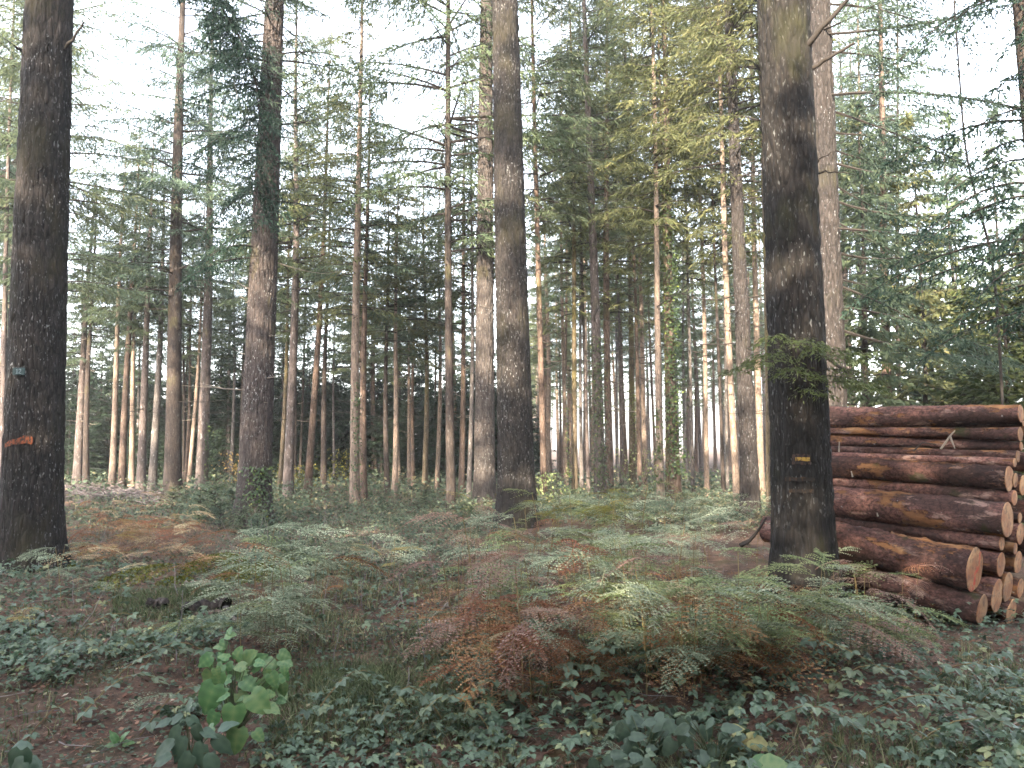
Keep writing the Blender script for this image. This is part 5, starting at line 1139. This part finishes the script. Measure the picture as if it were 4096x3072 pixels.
plant('nettle', 'blue-green nettle with pointed leaves left below the broad-leaved plant', 'plant', 760, 3085, [(735, 2860, 75, 200, -.05, .6), (745, 2865, 80, 330, -.05, .7), (720, 2900, 90, 240, -.1, .8), (780, 2890, 90, 290, -.1, .8), (690, 2880, 75, 190, -.05, .5), (800, 2920, 80, 350, -.1, .5),
  (740, 2940, 110, 250, -.15, .9), (800, 2960, 120, 280, -.15, .9), (700, 2960, 110, 215, -.15, .7), (850, 2940, 110, 320, -.1, .6), (760, 3000, 120, 260, -.2, .9), (830, 3010, 110, 300, -.2, .8), (690, 3020, 90, 200, -.2, .6), (745, 2850, 60, 80, 0, .4), (870, 2920, 90, 30, -.05, .4)], LNm, M_nettle)
plant('nettle', 'small light green seedling with upright leaves on the left bank', 'plant', 480, 2990, [(470, 2975, 60, 110, 0, .6), (478, 2970, 60, 60, 0, .6), (485, 2978, 55, 20, 0, .5), (468, 2980, 50, 170, 0, .5)], LNm, M_dock)
def clump(name, label, cx, cy_, n, rx, ry, sz, meshes, mat, seed):
    g = np.random.default_rng(seed); lv = []
    for _ in range(n): lv.append((cx+g.uniform(-rx, rx), cy_+g.uniform(-ry, ry), g.uniform(*sz), g.uniform(180, 380), g.uniform(-.15, .15), g.uniform(.4, .95)))
    plant(name, label, 'plant', cx, cy_+ry+60, lv, meshes, mat)
clump('butterbur', 'pale blue-green broad-leaved plant at the bottom right of centre, upper leaves drooping', 2580, 2930, 22, 120, 70, (45, 85), LNm+LHm[:2], M_butter, 1)
clump('butterbur', 'pale blue-green broad-leaved plant beside the yellowed leaf', 2850, 2950, 22, 140, 80, (50, 90), LNm+LHm[:2], M_butter, 2)
clump('butterbur', 'broad-leaved plant cut by the bottom edge right of centre', 2470, 3050, 16, 130, 40, (50, 85), LNm+LHm[1:3], M_butter, 3)
clump('butterbur', 'light green leaf cluster at the bottom edge below the yellowed leaf', 3050, 3060, 5, 40, 18, (80, 120), LHm, M_dock, 4)
clump('butterbur', 'broad leaf cluster in the lower left corner', 60, 3030, 6, 60, 30, (80, 120), LHm, M_nettle, 5)
plant('yellowed_leaf_plant', 'withered yellowed broad leaf curling at the lower right of centre', 'plant', 2990, 3020, [(2990, 2960, 85, 265, -.1, .9), (2995, 2960, 90, 350, -.1, .5), (2980, 2955, 85, 130, -.05, .6), (2992, 2965, 70, 300, -.1, .8), (2985, 2950, 80, 190, -.05, .5)], LHm, M_yleaf)

# small spruce seedlings round the big mauve trunk and the dark mossy trunk
for k, (px, py, s_, lab) in enumerate([(690, 2045, .85, 'small spruce seedling at the foot of the dark mossy trunk'), (740, 2030, .6, 'low spruce seedling right of the dark mossy trunk foot'), (860, 2070, 1.2, 'pale green spruce sapling between the smooth and the big mauve trunk'), (930, 2060, 1.0, 'spruce sapling left of the big mauve trunk'),
    (960, 2140, .8, 'dark spruce seedling hugging the left foot of the big mauve trunk'), (1030, 2150, .7, 'spruce seedling in front of the big mauve trunk foot'), (800, 2090, .8, 'spruce seedling below the smooth mauve trunk'), (880, 2120, .7, 'low spruce seedling behind the rusty patch edge'), (1140, 2060, .6, 'spruce seedling right of the big mauve trunk'), (1540, 2040, .7, 'spruce seedling on the green floor right of the twin trunks'), (1700, 2035, .8, 'spruce seedling in the bright green patch left of the dark slender trunk')]):
    p = gpt(px, py); ob = empty('spruce_seedling', p, lab, 'sapling', 'spruce seedlings')
    rz = rng.uniform(0, 6); 
    for nme, me, m in (('crown', CR['S0'][0], M_needle2 if k % 2 else M_needle), ('limbs', CR['S0'][1], M_twig)):
        c = link(nme, me, m, ob); c.scale = (s_,)*3; c.rotation_euler = (0, 0, rz)
    a = Acc(); tube(a, [[0, 0, -.05], [0, 0, .9*s_]], [.01*s_, .003], 5); link('trunk', a.mesh('seedling_stem'), M_twig, ob)

# dark evergreen shrubs beyond the pile at the right
for k, (px, Y, s_, lab) in enumerate([(3880, 17, .85, 'dark evergreen shrub behind the pile, left one of the group'), (4040, 15, .85, 'dark evergreen shrub behind the right end of the pile'), (4160, 19, 1.15, 'tall dark evergreen shrub at the right edge'), (3740, 23, 1.0, 'bluish evergreen shrub above the middle of the pile')]):
    x = float(at(px, 1800, Y)[0]); young(x, Y, s_, lab, 'evergreen shrubs beyond the pile', 'Y%d' % (k % 3), M_shrub if k != 3 else N2, 'shrub')

# leafy yellow bush far behind, dark fallen wood in front
def bush(px, py, Y, w_, h_, n, mat, label):
    b = at(px, py, Y); b[2] = float(gz(b[0], b[1])); ob = empty('small_bush', b, label, 'bush'); a = Acc(); st = Acc()
    for k in range(9):
        az = rng.uniform(0, 6.28); tube(st, [[0, 0, 0], [math.cos(az)*w_*.3, math.sin(az)*w_*.3, h_*.6], [math.cos(az)*w_*.5, math.sin(az)*w_*.5, h_*rng.uniform(.8, 1)]], [.012, .008, .004], 4)
    P = np.stack([rng.normal(0, w_*.35, n), rng.normal(0, w_*.35, n), h_*rng.uniform(.25, 1.0, n)], -1); l = rng.uniform(.06, .12, n)
    kites(a, P, rng.normal(0, 1, (n, 3)), rng.normal(0, 1, (n, 3)), l, l*.65, rng.random(n)); link('leaves', a.mesh('bush_leaves'), mat, ob); link('stem', st.mesh('bush_stems'), M_twig, ob)
bush(950, 1960, 30, 1.1, 1.5, 260, M_fern['yellow'], 'sparse yellow-leaved bush left of the big mauve trunk')
bush(1375, 1960, 31, 1.2, 1.6, 320, M_fern['olive'], 'yellow-green bush left of the twin trunks')
bush(1190, 1975, 28, 1.2, 1.0, 260, M_fern['olive'], 'low leafy bush behind the leaning warm brown trunk')
bush(2560, 1960, 29, 1.6, 1.6, 300, M_fern['green'], 'green bush at the foot of the yellow sunlit trunk')
bush(1960+230, 1990, 22, .9, .9, 200, M_fern['green'], 'green bush at the foot of the reddish footed trunk')

def fallen(path, r, label, mat, name='rotten_branch', z=.05):
    P = np.array([gpt(px, py) for px, py in path]); P[:, 2] += z; o0 = P.mean(0); q = np.linspace(0, 1, 14); s = np.linspace(0, 1, len(P))
    Q = np.stack([np.interp(q, s, P[:, c]) for c in range(3)], -1)-o0; Q += rng.normal(0, .01, Q.shape); a = Acc(); tube(a, Q, r*(.75+.5*rng.random(14)), 9, .1)
    o = link(name, a.mesh(name, True), mat); o.location = o0; tag(o, label, 'branch')
fallen([(745, 2470), (800, 2452), (900, 2445)], .075, 'dark rotten piece of wood lying on the left bank', MB['dark'])
fallen([(790, 2485), (850, 2478), (905, 2470)], .03, 'thin brown bark strip under the dark rotten wood', MB['brown'], 'bark_strip')
fallen([(905, 2455), (925, 2495), (985, 2525)], .022, 'grey forked root right of the dark rotten wood', MB['grey'], 'bare_root')
fallen([(860, 2345), (800, 2352), (740, 2350)], .02, 'pale grey branch lying left of the grey-green bracken clump', M_pale_twig)
fallen([(600, 2440), (650, 2440)], .06, 'small dark lump of wood on the left bank', MB['dark'], 'wood_lump')
fallen([(1700, 2520), (1780, 2440), (1790, 2430)], .01, 'thin pale stick standing by the grassy gap', M_pale_twig)
fallen([(2440, 2915), (2530, 2960), (2600, 3050)], .012, 'pale thin stick lying among the broad leaves at the bottom', M_pale_twig)
# things that still share a label: told apart by their order in the picture
from collections import defaultdict
byl = defaultdict(list)
for o in SC.objects:
    if o.parent is None and 'label' in o and o.get('kind') != 'structure': byl[o['label']].append(o)
for lab, os_ in byl.items():
    if 1 < len(os_) < 5 and len(lab.split()) <= 15 and os_[0].location.y > 0:
        os_.sort(key=lambda o: o.location.x/max(o.location.y, .1))
        nm_ = {2: ('leftmost', 'rightmost'), 3: ('leftmost', 'middle', 'rightmost'), 4: ('leftmost', 'second', 'third', 'rightmost')}[len(os_)]
        for o, p_ in zip(os_, nm_): o['label'] = p_+' '+lab
print('ferns', NFERN[0], 'objects', len(bpy.data.objects), 'tris', sum(sum(len(p.vertices)-2 for p in m.polygons) if len(m.polygons) < 200 else len(m.polygons)*2 for m in bpy.data.meshes))
